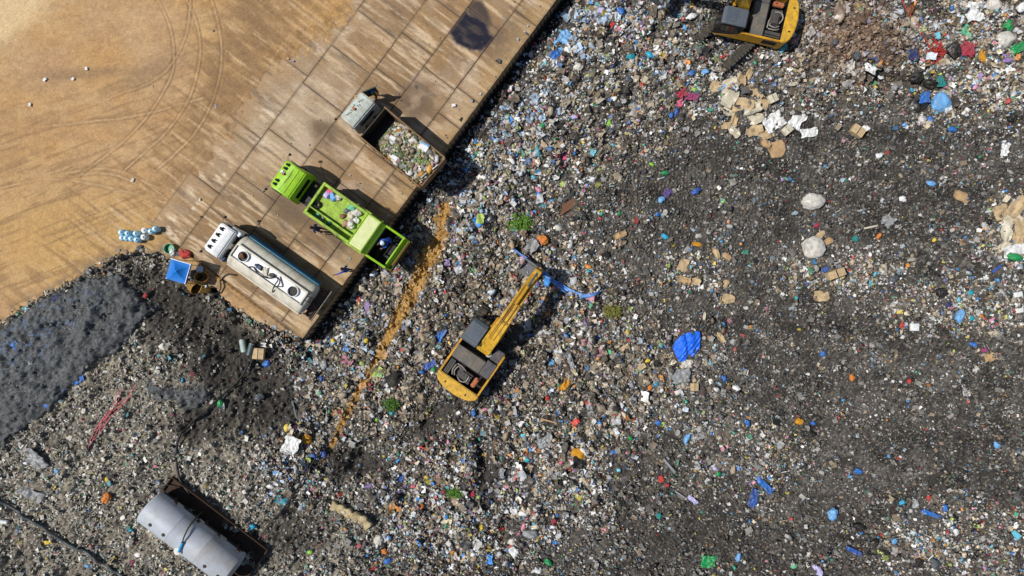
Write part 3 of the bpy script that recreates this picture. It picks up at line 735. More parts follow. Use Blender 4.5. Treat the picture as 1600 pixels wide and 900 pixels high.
for y in (-1.16, 1.16): bx(b, (-4.0, y, 2.66), (1.1, .07, .12), .015)
obj('hood_rim', b, M_green2, hd)
b = BM(); bx(b, (-4.02, 0, 2.705), (.86, 2.2, .02), .005, 0, R(-4)); obj('hood_lid', b, P('worn_lime_highlight', '#d3d99c', .4, .35, '#98a04e'), hd)  # worn pale lime, with the sloping lid's bright highlight put into the colour
hp = BM()
for y in (-1.14, 1.14):
    prism(hp, [(-4.8, .9), (-4.8, 2.2), (-6.2, 1.75), (-6.45, 1.0), (-6.2, .7)], y-.05, y+.05, .02)
    bx(hp, (-5.5, y, 2.0), (1.5, .15, .09), .02, 0, R(-18))
bx(hp, (-6.3, 0, 1.05), (.4, 2.3, .12), .02, 0, R(12)); bx(hp, (-6.15, 0, 1.3), (.1, 2.3, .5), .02, 0, R(20))
tg = obj('hopper', hp, M_green, t, smooth=30)
b = BM(); bx(b, (-5.5, 0, .92), (1.4, 2.2, .06), 0); bx(b, (-4.84, 0, 1.6), (.04, 2.2, 1.2), 0)
for y in (-1.08, 1.08): bx(b, (-5.5, y, 1.35), (1.4, .03, .9), 0)
bx(b, (-5.25, .1, 1.2), (.1, 2.1, .5), .03, 0, R(35)); bx(b, (-5.55, -.2, 1.1), (.05, 1.6, .08), .01)
obj('hopper_lining', b, M_grime, tg)
b = BM(); bx(b, (-6.55, 0, .85), (.12, 2.45, .16), .02); 
for y in (-1.2, 1.2): bx(b, (-6.35, y, .95), (.5, .08, .12), .01)
bx(b, (-6.42, 0, 1.16), (.1, 2.2, .03), .005)
obj('rear_step', b, M_rust, t)
for y in (-1, 1):
    b = BM(); cyl(b, (-2.55, y*1.24, 2.15), (-3.7, y*1.24, 2.3), .06); cyl(b, (-3.6, y*1.24, 2.29), (-4.5, y*1.24, 2.42), .035)
    bx(b, (-2.55, y*1.22, 2.15), (.18, .2, .3), .03); bx(b, (-4.5, y*1.22, 2.4), (.16, .16, .2), .03)
    obj('hydraulic_ram', b, M_green2, t, smooth=30)
    b = BM(); tube(b, [(-2.2, y*1.2, 2.2), (-2.4, y*1.3, 2.5), (-2.75, y*1.28, 2.35), (-3.2, y*1.27, 2.5)], .025, 6); obj('ram_hose', b, M_black, t)
GT = t

# ---------------------------------------------------------------- white and teal tanker
t = thing('tanker_truck', 'white tanker lorry with teal sides and open manholes on the concrete corner', 'truck', (-18.0, 2.52, .02), R(144.9))
chassis(t, -6.0, 1.6)
for x, y in ((1.0, .95), (1.0, -.95), (-3.6, .92), (-3.6, -.92), (-4.7, .92), (-4.7, -.92)): wheel(t, x, y)
pr = [(1.72, .5), (1.84, 1.3), (1.72, 2.0), (1.55, 2.45), (1.3, 2.6), (.7, 2.64), (.42, 2.5), (.3, 2.1), (.28, .6)]
cb = obj('cab', cab_shell(pr, 1.12, .9, 1.4, .88, 1.3), M_white, t, smooth=35)
b = BM(); bx(b, (1.66, 0, 2.0), (.02, 1.65, .6), .01, 0, R(-22)); obj('windscreen', b, M_glass, cb)
b = BM()
for y in (-.5, .5): bx(b, (.265, y, 1.95), (.03, .6, .5), .01)
obj('rear_window', b, M_glass, cb)
for y in (-1, 1):
    b = BM(); bx(b, (1.1, y*1.085, 1.85), (.6, .02, .55), .01, 0, 0, R(-y*5)); obj('side_window', b, M_glass, cb)
    mirror(cb, 1.55, y*1.0, 2.2, y)
    b = BM(); cyl(b, (1.82, y*.75, .95), (1.88, y*.75, .95), .12, n=14); obj('headlight', b, M_chrome, cb)
    b = BM(); bx(b, (.2, y*.95, 1.5), (.12, .35, 1.3), .04); obj('cab_corner_trim', b, M_navy, cb)
for i, y in enumerate((-.72, -.27, .2, .65)):
    b = BM(); cyl(b, (1.22, y, 2.6), (1.25, y, 2.74), .05, .09, 12); bx(b, (1.16, y+.07, 2.64), (.22, .1, .06), .015); bx(b, (1.1, y-.09, 2.63), (.2, .05, .05), .01)
    obj('roof_light', b, M_black, cb)
b = BM(); bx(b, (.5, -1.0, 2.2), (.75, .3, .12), .05, R(-6)); bx(b, (.3, -1.02, 1.9), (.35, .28, .55), .06); obj('side_fairing', b, M_white, cb, smooth=35)
def sec(x, sy=1, sz=1):
    out = []
    for k in range(28):
        a = 2*math.pi*k/28; c, s_ = math.cos(a), math.sin(a)
        out.append((x, sy*1.12*abs(c)**.8*(1 if c > 0 else -1), 1.5+sz*.78*abs(s_)**.8*(1 if s_ > 0 else -1)))
    return out
b = BM(); loft(b, [sec(.1, .6, .6), sec(.06, .85, .85), sec(0, .97, .97), sec(-.1), sec(-1.9), sec(-3.8), sec(-5.6), sec(-5.72, .97, .97), sec(-5.82, .85, .85), sec(-5.86, .6, .6)])
tk = obj('tank', b, M_tankw, t, smooth=40)
b = BM()
for x in (-.25, -1.9, -3.8, -5.5):
    loft(b, [[(x-.03, y*1.012, 1.5+(z-1.5)*1.012) for _, y, z in sec(0)], [(x+.03, y*1.012, 1.5+(z-1.5)*1.012) for _, y, z in sec(0)]])
obj('tank_band', b, M_tankw, tk, smooth=40)
for y in (-1, 1):
    b = BM(); bx(b, (-2.85, y*1.15, 1.3), (5.75, .1, .72), .03); bx(b, (-2.85, y*1.2, .98), (5.6, .16, .08), .02); obj('side_panel', b, M_teal if y < 0 else M_tankw, t)
b = BM(); bx(b, (-2.85, 0, 2.275), (5.3, .78, .03), .005)
ch = obj('walkway', b, M_white, tk)
b = BM()
for y in (-.43, .43): bx(b, (-2.85, y, 2.34), (5.5, .06, .2), .012); bx(b, (-2.85, y*1.12, 2.44), (5.52, .12, .03), .006)
for x in (-.1, -5.6): bx(b, (x, 0, 2.33), (.06, .92, .18), .012)
obj('walkway_coaming', b, M_tankw, tk)
for x in (-.85, -4.75):
    b = BM(); rr = []
    for r, z in ((.30, 2.28), (.33, 2.46), (.37, 2.46), (.37, 2.28)): rr.append([(x+r*math.cos(2*math.pi*k/24), .0+r*math.sin(2*math.pi*k/24), z) for k in range(24)])
    loft(b, rr, False); mh = obj('manhole', b, M_white, tk, smooth=40)
    b = BM(); cyl(b, (x, 0, 2.292), (x, 0, 2.30), .31, n=24); obj('manhole_mouth', b, M_grime, mh)
b = BM(); bx(b, (-6.1, 0, 1.0), (.4, 2.2, .1), .02); bx(b, (-6.35, 0, .85), (.12, 2.4, .25), .03); bx(b, (-6.0, 0, .7), (.5, 1.6, .3), .05)
for y in (-1, 1): bx(b, (-5.98, y, 1.15), (.3, .1, .35), .02)
cyl(b, (-5.95, .2, 1.1), (-6.25, .2, 1.1), .12); cyl(b, (-6.2, -.3, .9), (-6.4, -.3, .9), .09)
obj('rear_bumper', b, P('maroon_bumper', '#3d2420', .7, .6, '#7d6c58'), t, smooth=35)
b = BM(); bx(b, (-6.5, 0, .95), (.07, 2.45, .14), .02); obj('rear_rail', b, P('grey_rail', '#857a6c', .7, .6), t)
b = BM()
for y in (-.35, .35): tube(b, [(-5.7, y*.5-.1, 2.3), (-5.98, y*.5-.1, 1.9), (-6.05, y*.5-.1, 1.1)], .02, 6)
for k in range(4): tube(b, [(-5.86-.05*k, -.27, 2.05-.25*k), (-5.86-.05*k, .07, 2.05-.25*k)], .018, 6)
obj('ladder', b, M_steel, t)
TT = t

# ---------------------------------------------------------------- tan tipper with its load
t = thing('tipper_truck', 'dusty pale cabbed tipper lorry with an open body heaped with waste', 'truck', (-9.0, 10.7, .02), R(140))
chassis(t, -4.9, 1.9)
for x, y in ((1.35, .92), (1.35, -.92), (-3.2, .92), (-3.2, -.92), (-4.25, .92), (-4.25, -.92)): wheel(t, x, y)
pr = [(1.98, .5), (2.14, 1.2), (2.04, 1.75), (1.88, 2.15), (1.7, 2.28), (1.0, 2.33), (.72, 2.22), (.62, 1.9), (.6, .6)]
cb = obj('cab', cab_shell(pr, 1.12, .95, 1.3, .88, 1.7), M_pale, t, smooth=35)
b = BM(); bx(b, (2.0, 0, 1.78), (.02, 1.55, .5), .01, 0, R(-20)); obj('windscreen', b, M_glass, cb)
b = BM(); bx(b, (.59, 0, 1.75), (.03, 1.3, .42), .01); obj('rear_window', b, M_glass, cb)
b = BM(); bx(b, (1.4, 1.04, 1.7), (.65, .02, .5), .01, 0, 0, R(-4)); obj('side_window', b, M_glass, cb)
b = BM(); bx(b, (1.38, -1.02, 1.3), (.9, .05, 1.35), .02); obj('door_opening', b, M_grime, cb)
mirror(cb, 1.95, 1.0, 2.0, 1)
b = BM(); rs = random.Random(3)
for k in range(12): bx(b, (1.5+rs.uniform(-.16, .12), -.7+k*.125, 2.335), (.12, .05, .03), .01, rs.uniform(-.3, .3))
obj('roof_rack_slots', b, P('dark_slots', '#4c524f', .8, .6, '#7c6b52'), cb)
b = BM(); cyl(b, (1.45, .12, 2.31), (1.45, .12, 2.46), .09, n=14); obj('beacon', b, P('orange_lens', '#a5562a', .4, .5), cb)
b = BM(); bx(b, (.47, 0, 0), (.95, .09, 1.25), .03); bx(b, (.42, .055, .3), (.62, .015, .4), .005); tube(b, [(.9, 0, .4), (1.02, .1, .42), (1.05, .2, .3)], .02, 6)
dr = obj('door', b, P('dark_door', '#3a4444', .5, .5), cb, (1.86, -1.05, 1.45), smooth=30, rz=R(-118))
b = BM(); bx(b, (.45, -.05, .3), (.66, .012, .42), .005); obj('door_glass', b, M_glass, dr)
tb = BM()
for y in (-1.24, 1.24):
    bx(tb, (-2.5, y, 1.62), (5.05, .06, 1.4), .012); bx(tb, (-2.5, y, 2.31), (5.1, .10, .06), .015)
    for k in range(7): bx(tb, (-.15-k*.78, y*1.035, 1.6), (.09, .07, 1.35), .01)
hb = BM(); bx(hb, (0, 0, 1.55), (.06, 2.42, 1.25), .012); bx(hb, (0, 0, 2.19), (.08, 2.42, .05), .015); obj('headboard', hb, M_steel, t)
bx(tb, (-5.04, 0, 1.55), (.06, 2.5, 1.25), .012); bx(tb, (-5.04, 0, 2.17), (.10, 2.54, .06), .015)
obj('tipper_body', tb, M_palebody, t)
b = BM(); bx(b, (-2.5, 0, .98), (5.0, 2.44, .06), .01); obj('tipper_floor', b, M_grime, t)
TP = t
def load():
    """the heap inside the tipper: a lumpy mound covered in scraps"""
    rs = np.random.RandomState(77); Mw = Matrix.Translation(TP.location) @ Matrix.Rotation(R(140), 4, 'Z')
    a, c = [q.ravel() for q in np.meshgrid(np.linspace(-5.0, -.75, 70), np.linspace(-1.2, 1.2, 40))]
    def top(x, y): return 1.1+1.12*sstep(-.7, -2.0, x)-.12*sstep(-4.3, -5, x)-.15*np.abs(y)**2+.35*fbm(x*1.1, y*1.1, 901, 4)
    z = top(a, c); V = np.c_[a, c, z]; ii = np.arange(70*40).reshape(40, 70)
    q = np.stack([ii[:-1, :-1], ii[:-1, 1:], ii[1:, 1:], ii[1:, :-1]], -1).reshape(-1, 4)
    tri = np.r_[q[:, [0, 1, 2]], q[:, [0, 2, 3]]]
    Vs, Fs, Cs, off = [V], [tri], [np.tile([.11, .10, .06], (len(V), 1))*(1+.6*(rs.rand(len(V), 1)-.5))], len(V)
    cols = np.array([(.62, .60, .56), (.42, .40, .36), (.45, .37, .25), (.27, .21, .13), (.15, .20, .06), (.22, .30, .08), (.10, .13, .05), (.05, .05, .045), (.5, .07, .05), (.6, .3, .06), (.1, .35, .4), (.55, .35, .36)])
    wt = np.array([.15, .15, .13, .1, .12, .12, .08, .05, .025, .03, .03, .025]); wt /= wt.sum()
    pr_ = PB1+PS5+PB0+PS
    for k in range(2600):
        pv, pf = pr_[rs.randint(len(pr_))]; s_ = min(.36, rs.lognormal(-2.2, .42)); x = rs.uniform(-4.9, -.9); y = rs.uniform(-1.12, 1.12)
        M = np.array(Matrix.Rotation(rs.uniform(0, 6.28), 3, 'Z') @ Matrix.Rotation(rs.normal(0, .5), 3, 'X') @ Matrix.Rotation(rs.normal(0, .5), 3, 'Y'))
        v = (pv*s_)@M.T + [x, y, float(top(np.array([x]), np.array([y]))[0])+s_*.35]
        v[:, 0] = np.clip(v[:, 0], -5.0, 0); v[:, 1] = np.clip(v[:, 1], -1.2, 1.2)
        Vs.append(v); Fs.append(pf+off); off += len(v); Cs.append(np.tile(cols[rs.choice(len(cols), p=wt)]*rs.uniform(.6, 1.2), (len(v), 1)))
    o = obj('waste_load', mesh_np('waste_load', np.concatenate(Vs), np.concatenate(Fs), np.concatenate(Cs), True), M_lit)
    o.matrix_world = Mw; o['kind'] = 'stuff'; o['label'] = 'mixed kitchen and garden waste heaped inside the tipper body'; o['category'] = 'waste'
load()
def on(root, x, y, z):
    return Matrix.Translation(root.location) @ Matrix.Rotation(root.rotation_euler.z, 4, 'Z') @ Vector((x, y, z))

# ---------------------------------------------------------------- excavators
def excavator(label, px, py, head, thead, boom, stick, bucket=True, dark=M_cabroof):
    loc = G(px, py); loc.z += .0
    e = thing('excavator', label, 'excavator', loc, R(head)); e.scale = (1.07, 1.07, 1.07)
    M2 = Matrix.Rotation(R(thead-head), 4, 'Z')
    for y in (-1.25, 1.25):
        b = BM(); n = 26; L = 2.5; r = .42
        prism(b, [(-L, .05), (L, .05), (L+.3, .3), (L+.3, .6), (L, .84), (-L, .84), (-L-.3, .6), (-L-.3, .3)], y-.2, y+.2, .03)
        per = []
        for k in range(22): per.append((-L+2*L*k/21, .9, 0)); per.append((-L+2*L*k/21, .0, math.pi))
        for k in range(5):
            a = math.pi/2-math.pi*(k+.5)/5
            per.append((L+.42*math.cos(a), .45+.42*math.sin(a), math.pi/2-a)); per.append((-L-.42*math.cos(a), .45+.42*math.sin(a), -(math.pi/2-a)))
        for x, z, a in per:
            bx(b, (x, y, z), (.165, .62, .05), .008, 0, a); bx(b, (x, y, z+.03*(1 if z > .5 else -1)), (.03, .62, .06), .005, 0, a)
        bmesh.ops.transform(b, matrix=M2, verts=b.verts)
        obj('track', b, M_track, e)
    b = BM(); bx(b, (0, 0, .62), (1.9, 2.0, .5), .05); cyl(b, (0, 0, .8), (0, 0, 1.12), .75, n=24)
    bmesh.ops.transform(b, matrix=M2, verts=b.verts); obj('undercarriage', b, M_steel, e)
    b = BM(); plate(b, [(-2.2, -1.42), (-2.2, 1.42), (.5, 1.42), (.5, .4), (1.3, .35), (1.3, -.4), (1.25, -1.42)], 1.05, 1.25, .02)
    bx(b, (1.25, .95, 1.15), (1.55, 1.0, .14), .02); obj('platform', b, M_steel, e)
    b = BM(); arc = [(-1.98, -1.5)]+[(-2.05-.72*math.cos(a)**.8, 1.5*math.sin(a)) for a in [math.pi/2*(k/8-1)*.999 for k in range(17)]]+[(-1.98, 1.5)]
    plate(b, arc, .95, 2.22, .05)
    cw_ = obj('counterweight', b, M_yel, e, smooth=35)
    b = BM()
    for y in (-.75, .75): bx(b, (-2.38, y, 2.22), (.16, .1, .05), .02)
    obj('lifting_eye', b, M_steel, cw_)
    for y in (-1, 1):
        b = BM(); x0, x1 = -2.0, (.5 if y > 0 else .95)
        bx(b, ((x0+x1)/2, y*1.44, 1.62), (x1-x0, .07, 1.0), .02); bx(b, ((x0+x1)/2, y*1.42, 2.12), (x1-x0, .14, .07), .03)
        if y > 0: prism(b, [(.48, 1.1), (.48, 2.1), (.9, 1.55), (2.0, 1.2), (2.0, 1.1)], 1.41, 1.47, .01)
        sp = obj('side_panel', b, M_yel2, e)
        b = BM(); bx(b, (-1.45, y*1.482, 1.68), (.9, .02, .5), .005)
        for k in range(6): bx(b, (-1.45, y*1.494, 1.48+k*.08), (.86, .02, .03), .004)
        obj('grille', b, M_grime, sp)
    # engine bay, lid off
    b = BM(); bx(b, (-1.45, 0, 1.28), (1.25, 2.6, .06), 0)
    bx(b, (-.86, .1, 1.72), (.05, 2.5, .86), .01); bx(b, (-1.98, 0, 1.72), (.05, 2.7, .86), .01)
    bay = obj('engine_bay', b, M_grime, e)
    b = BM(); bx(b, (-1.45, -.05, 1.62), (.62, 1.0, .62), .05); bx(b, (-1.45, -.05, 1.98), (.38, .9, .14), .03)
    for k in range(4): cyl(b, (-1.45, -.4+k*.24, 2.03), (-1.45, -.4+k*.24, 2.1), .07, n=12)
    bx(b, (-1.2, .3, 1.95), (.2, .28, .2), .03); bx(b, (-1.72, -.35, 1.9), (.18, .4, .2), .03)
    obj('engine', b, P('grey_engine', '#4d4a48', .6, .6, '#2b2622', scale=6), bay, smooth=30)
    b = BM()
    for pts in ([(-1.2, .4, 2.0), (-1.15, .6, 2.12), (-1.5, .66, 2.12), (-1.75, .5, 2.05)], [(-1.75, .3, 1.95), (-1.85, .0, 2.1), (-1.7, -.3, 2.1), (-1.3, -.3, 2.1)],
                [(-1.15, .05, 2.0), (-1.05, .35, 2.08), (-1.05, .75, 2.0)], [(-1.8, .65, 2.0), (-1.5, .8, 2.1), (-1.1, .78, 2.05)]):
        tube(b, catmull(pts, 6), .045, 8)
    obj('engine_pipe', b, P('pale_pipes', '#8b857d', .5, .5), bay, smooth=True)
    b = BM(); cyl(b, (-1.75, -.82, 2.0), (-1.1, -.82, 2.0), .17, n=18, b=.04); cyl(b, (-1.2, -.82, 2.0), (-1.2, -.82, 2.3), .05)
    obj('muffler', b, M_orange, bay, smooth=35)
    b = BM(); bx(b, (-1.45, .98, 1.8), (1.0, .16, .5), .02); bx(b, (-1.45, 1.2, 1.85), (1.0, .1, .4), .02); cyl(b, (-1.95, 1.08, 2.06), (-.95, 1.08, 2.06), .05)
    obj('radiator', b, P('grey_radiator', '#3f4548', .5, .5), bay, smooth=30)
    b = BM(); bx(b, (-.4, .35, 1.72), (.86, 2.05, .94), .03); bx(b, (-.4, .0, 2.2), (.8, .04, .02), .004); bx(b, (-.25, .62, 2.2), (.3, .3, .03), .01)
    obj('deck_cover', b, M_deck, e)
    b = BM(); bx(b, (-.3, -1.03, 1.72), (1.05, .68, .96), .03); bx(b, (.7, -1.05, 1.62), (.8, .62, .74), .03); bx(b, (.7, -1.05, 2.0), (.76, .04, .03), .005); cyl(b, (.1, -1.0, 2.2), (.1, -1.0, 2.26), .1)
    obj('fuel_tank', b, P('dark_tank', '#43434a', .6, .5, '#85796a'), e, smooth=30)
    b = BM(); cyl(b, (.52, -.52, 1.3), (.52, -.52, 2.02), .2, n=16, b=.05); obj('filter', b, P('white_can', '#c9ccc8', .4, .4), e, smooth=35)
    b = BM(); tube(b, [(.25, -1.38, 2.2), (.25, -1.38, 2.6), (1.0, -1.38, 2.4), (1.05, -1.38, 1.9)], .022, 6); obj('handrail', b, M_yel2, e)
    # cab
    b = BM(); prism(b, [(.48, 1.2), (.48, 2.85), (.62, 3.02), (1.75, 3.02), (2.0, 2.85), (2.16, 1.9), (2.05, 1.2)], .42, 1.46, .05)
    cb = obj('cab', b, M_steel, e, smooth=35)
    b = BM(); prism(b, [(.44, 2.9), (.56, 3.06), (1.8, 3.06), (2.02, 2.9)], .40, 1.48, .03)
    rf = obj('cab_roof', b, dark, cb, smooth=35)
    b = BM(); bx(b, (1.5, .94, 3.075), (.6, .7, .03), .01)
    for k in range(3): bx(b, (1.35+k*.14, .94, 3.095), (.05, .6, .02), .006)
    bx(b, (.75, .94, 3.07), (.02, .95, .02), .004); obj('roof_hatch', b, dark, rf)
    b = BM(); bx(b, (2.1, .94, 2.35), (.02, .85, .9), .01, 0, R(-10)); obj('windscreen', b, M_glass, cb)
    for y in (.405, 1.475):
        b = BM(); bx(b, (1.25, y, 2.3), (1.25, .02, .85), .01); obj('side_window', b, M_glass, cb)
    # boom
    def arm(pts, wd, hts):
        b = BM(); rings = []
        for i, (x, z) in enumerate(pts):
            a = Vector(pts[min(i+1, len(pts)-1)])-Vector(pts[max(i-1, 0)]); a.normalize(); nrm = Vector((-a.y, a.x)); hh = hts[i]/2; w2 = wd[i]/2
            rings.append([(x+nrm.x*hh, -w2, z+nrm.y*hh), (x+nrm.x*hh, w2, z+nrm.y*hh), (x-nrm.x*hh, w2, z-nrm.y*hh), (x-nrm.x*hh, -w2, z-nrm.y*hh)])
        loft(b, rings); bmesh.ops.bevel(b, geom=[ed for ed in b.edges if len(ed.link_faces) == 2 and ed.calc_face_angle() > .7], offset=.025, segments=2, affect='EDGES')
        return b
    yb = -.12
    bmo = arm(boom, [.9, .84, .72, .64, .58, .54][:len(boom)], [.5, .75, .85, .72, .55, .45][:len(boom)])
    bmesh.ops.translate(bmo, vec=(0, yb, 0), verts=bmo.verts)
    bo = obj('boom', bmo, M_yel, e, smooth=35)
    b = BM(); n = len(boom)
    for y in (-.13, .1, .2):
        tube(b, [(x+(-.05), yb+y, z+[.3, .42, .48, .42, .34, .3][min(i, 5)]) for i, (x, z) in enumerate(boom[:-1])], .03, 6)
    for i in range(1, n-1): bx(b, (boom[i][0], yb, boom[i][1]+[.3, .4, .46, .4, .32, .3][min(i, 5)]), (.1, .5, .06), .01)
    obj('boom_hose', b, P('ochre_hose', '#9a7428', .6, .6, '#3d3020'), bo)
    for y in (-.42, .42):
        b = BM(); mid = boom[2]; p0 = Vector((1.25, yb+y, 1.45)); p1 = Vector((mid[0], yb+y, mid[1])); q = p0.lerp(p1, .58)
        cyl(b, p0, q, .1, n=14); cyl(b, q, p1, .055, n=12); obj('boom_cylinder', b, M_yel2, e, smooth=35)
    (tx, tz) = boom[-1]; (sx_, sz_) = stick[0]
    b = BM(); p0 = Vector((boom[-3][0], yb, boom[-3][1]+.5)); p1 = Vector((sx_, yb, sz_)); q = p0.lerp(p1, .55)
    cyl(b, p0, q, .1, n=14); sc_ = obj('stick_cylinder', b, M_yel2, e, smooth=35)
    b = BM(); cyl(b, q, p1, .06, n=12); obj('cylinder_rod', b, M_chrome, sc_, smooth=35)
    b = arm(stick, [.42, .5, .46, .34][:len(stick)], [.35, .62, .5, .35][:len(stick)]); bmesh.ops.translate(b, vec=(0, yb, 0), verts=b.verts)
    obj('stick', b, M_yel, e, smooth=35)
    if bucket:
        (bx_, bz_) = stick[-1]; b = BM(); rings = []
        out = [(.25, .15), (.32, -.2), (.15, -.7), (-.25, -1.0), (-.75, -.95)]
        for y in (-.62, .62): pass
        prof = [(bx_+x, bz_+z) for x, z in out]; inn = [(bx_+x*.86-.04, bz_+z*.86) for x, z in out][::-1]
        prism(b, prof+inn, yb+.4-.68, yb+.4+.68, 0)
        for y in (-.62, .62): prism(b, prof, yb+.4+y*1.1-.03, yb+.4+y*1.1+.03, 0)
        for k in range(5): bx(b, (bx_-.85, yb-.1+k*.25, bz_-.95), (.24, .09, .06), .02, 0, R(8))
        obj('bucket', b, P('worn_bucket_steel', '#6c6d70', .5, .5, '#4d4338'), e)
        b = BM(); cyl(b, (stick[1][0]+.35, yb, stick[1][1]+.1), (bx_+.25, yb, bz_+.15), .07); obj('bucket_link', b, M_yel2, e)
    return e
EX1 = excavator('yellow excavator reaching forward over the waste, blue sheeting at its bucket', 748, 552, 55.5, 58,
                [(.55, 1.9), (1.6, 3.0), (2.8, 3.75), (4.1, 3.85), (5.3, 3.45), (6.15, 2.95)], [(6.35, 3.55), (6.35, 2.95), (6.5, 2.1), (6.55, 1.25)])
EX2 = excavator('yellow excavator cut off by the upper frame, its boom raised', 1160, 39, 167, 43,
                [(.55, 1.9), (.95, 3.2), (1.7, 4.5), (2.9, 5.4), (4.2, 5.7), (5.2, 5.6)], [(5.3, 6.2), (5.4, 5.6), (6.0, 4.4), (6.4, 3.3)], True)

# ---------------------------------------------------------------- steel tank on a rusty tray
pA = W(239.5, 788, 1.6); pB = W(368.5, 886, 1.6); ax = (pB-pA); L = ax.length; ang = math.atan2(ax.y, ax.x); g = hgt(*((pA+pB)/2).xy)
tr = thing('steel_tray', 'long rusty brown steel tray that carries a grey tank', 'trailer', (pA.x, pA.y, g), ang)
b = BM(); bx(b, (L/2+.35, .4, .22), (L+1.2, 2.8, .08), .01); obj('tray_floor', b, P('rusty_floor', '#3d2b1e', .85, .8, '#1b1613', scale=1.2), tr)
b = BM()
bx(b, (L/2+.35, 1.8, .34), (L+1.25, .07, .3), .02); bx(b, (L/2+.35, -1.0, .34), (L+1.25, .1, .34), .02)
for x in (-.25, L+.95): bx(b, (x, .4, .33), (.1, 2.7, .3), .02)
obj('tray_rim', b, P('rusty_edge', '#3d2c1f', .85, .7, '#3a271a', scale=3), tr)
b = BM()
for x in (.8, L/2, L-.8): prism(b, [(-.9, .0), (.9, .0), (.7, .35), (-.7, .35)], x-.1, x+.1, .01)
bmesh.ops.transform(b, matrix=Matrix.Rotation(R(90), 4, 'Z'), verts=b.verts)
for v in b.verts: v.co = Vector((-v.co.x, v.co.y, v.co.z+.24))
obj('cradle', b, M_rust, tr)
st = thing('storage_tank', 'large grey steel tank lying on its side on a rusty tray', 'tank', (pA.x, pA.y, g+.27), ang)
M_silver = P('grey_galvanised', '#a9afb8', .5, .6, '#98876c', metal=.0, scale=.7, bump=.006)
def ring(x, r, n=48): return [(x, r*math.cos(2*math.pi*k/n), 1.15+r*math.sin(2*math.pi*k/n)) for k in range(n)]
b = BM(); loft(b, [ring(-.12, .7), ring(-.06, 1.0), ring(0, 1.12), ring(.05, 1.15), ring(L*.32, 1.15), ring(L*.33, 1.157), ring(L*.335, 1.15), ring(L*.66, 1.15), ring(L*.665, 1.157), ring(L*.67, 1.15), ring(L-.05, 1.15), ring(L, 1.12), ring(L+.06, 1.0), ring(L+.12, .7)])
shl = obj('tank_shell', b, M_silver, st, smooth=40)
for x in (L*.33, L*.665):
    b = BM(); loft(b, [ring(x-.02, 1.151), ring(x-.012, 1.159), ring(x+.012, 1.159), ring(x+.02, 1.151)]); obj('weld_seam', b, P('weld', '#969ba2', .6, .5, '#7a6a56', scale=5), shl, smooth=40)
for x, a in ((.95, 118), (2.0, 122), (5.3, 118), (6.35, 112)):
    b = BM(); y, z = 1.15*math.cos(R(a)), 1.15+1.15*math.sin(R(a)); 
    y = -.35; z = 1.15+math.sqrt(1.15**2-y*y)
    cyl(b, (x, y, z-.05), (x, y, z+.07), .07, n=12); cyl(b, (x, y, z+.0), (x, y, z+.03), .12, n=12); obj('fitting', b, M_steel, shl)
xh = 3.35; yh = -.62; zh = 1.15+math.sqrt(1.15**2-yh*yh)
b = BM(); cyl(b, (xh, yh, zh-.1), (xh, yh, zh+.2), .24, n=20, b=.03); hh = obj('hatch', b, P('white_hatch', '#dcdcd8', .45, .5, '#8a6a44'), shl, smooth=35)
b = BM(); cyl(b, (xh+.1, yh+.05, zh+.2), (xh-.05, yh+.72, 2.42), .085, n=14); obj('blue_pipe', b, P('blue_pipe_paint', '#2f93c4', .45, .3), hh, smooth=35)
b = BM(); tube(b, catmull([(xh-.05, yh+.7, 2.42), (xh-.2, .5, 2.45), (xh-.4, .95, 2.0), (xh-.5, 1.2, 1.3), (xh-.55, 1.4, .5)], 6), .045, 8); obj('feed_hose', b, M_steel, hh, smooth=True)
for x in (1.2, 3.1, 4.7, 6.3):
    b = BM(); bx(b, (x, 1.16, 1.3), (.22, .16, .2), .02); obj('bracket', b, M_steel, shl)
for x in (.6, 2.4, 4.1, 5.9):
    b = BM(); bx(b, (x, 1.2, 1.02), (1.3, .08, .06), .01); obj('rail', b, M_steel, shl)

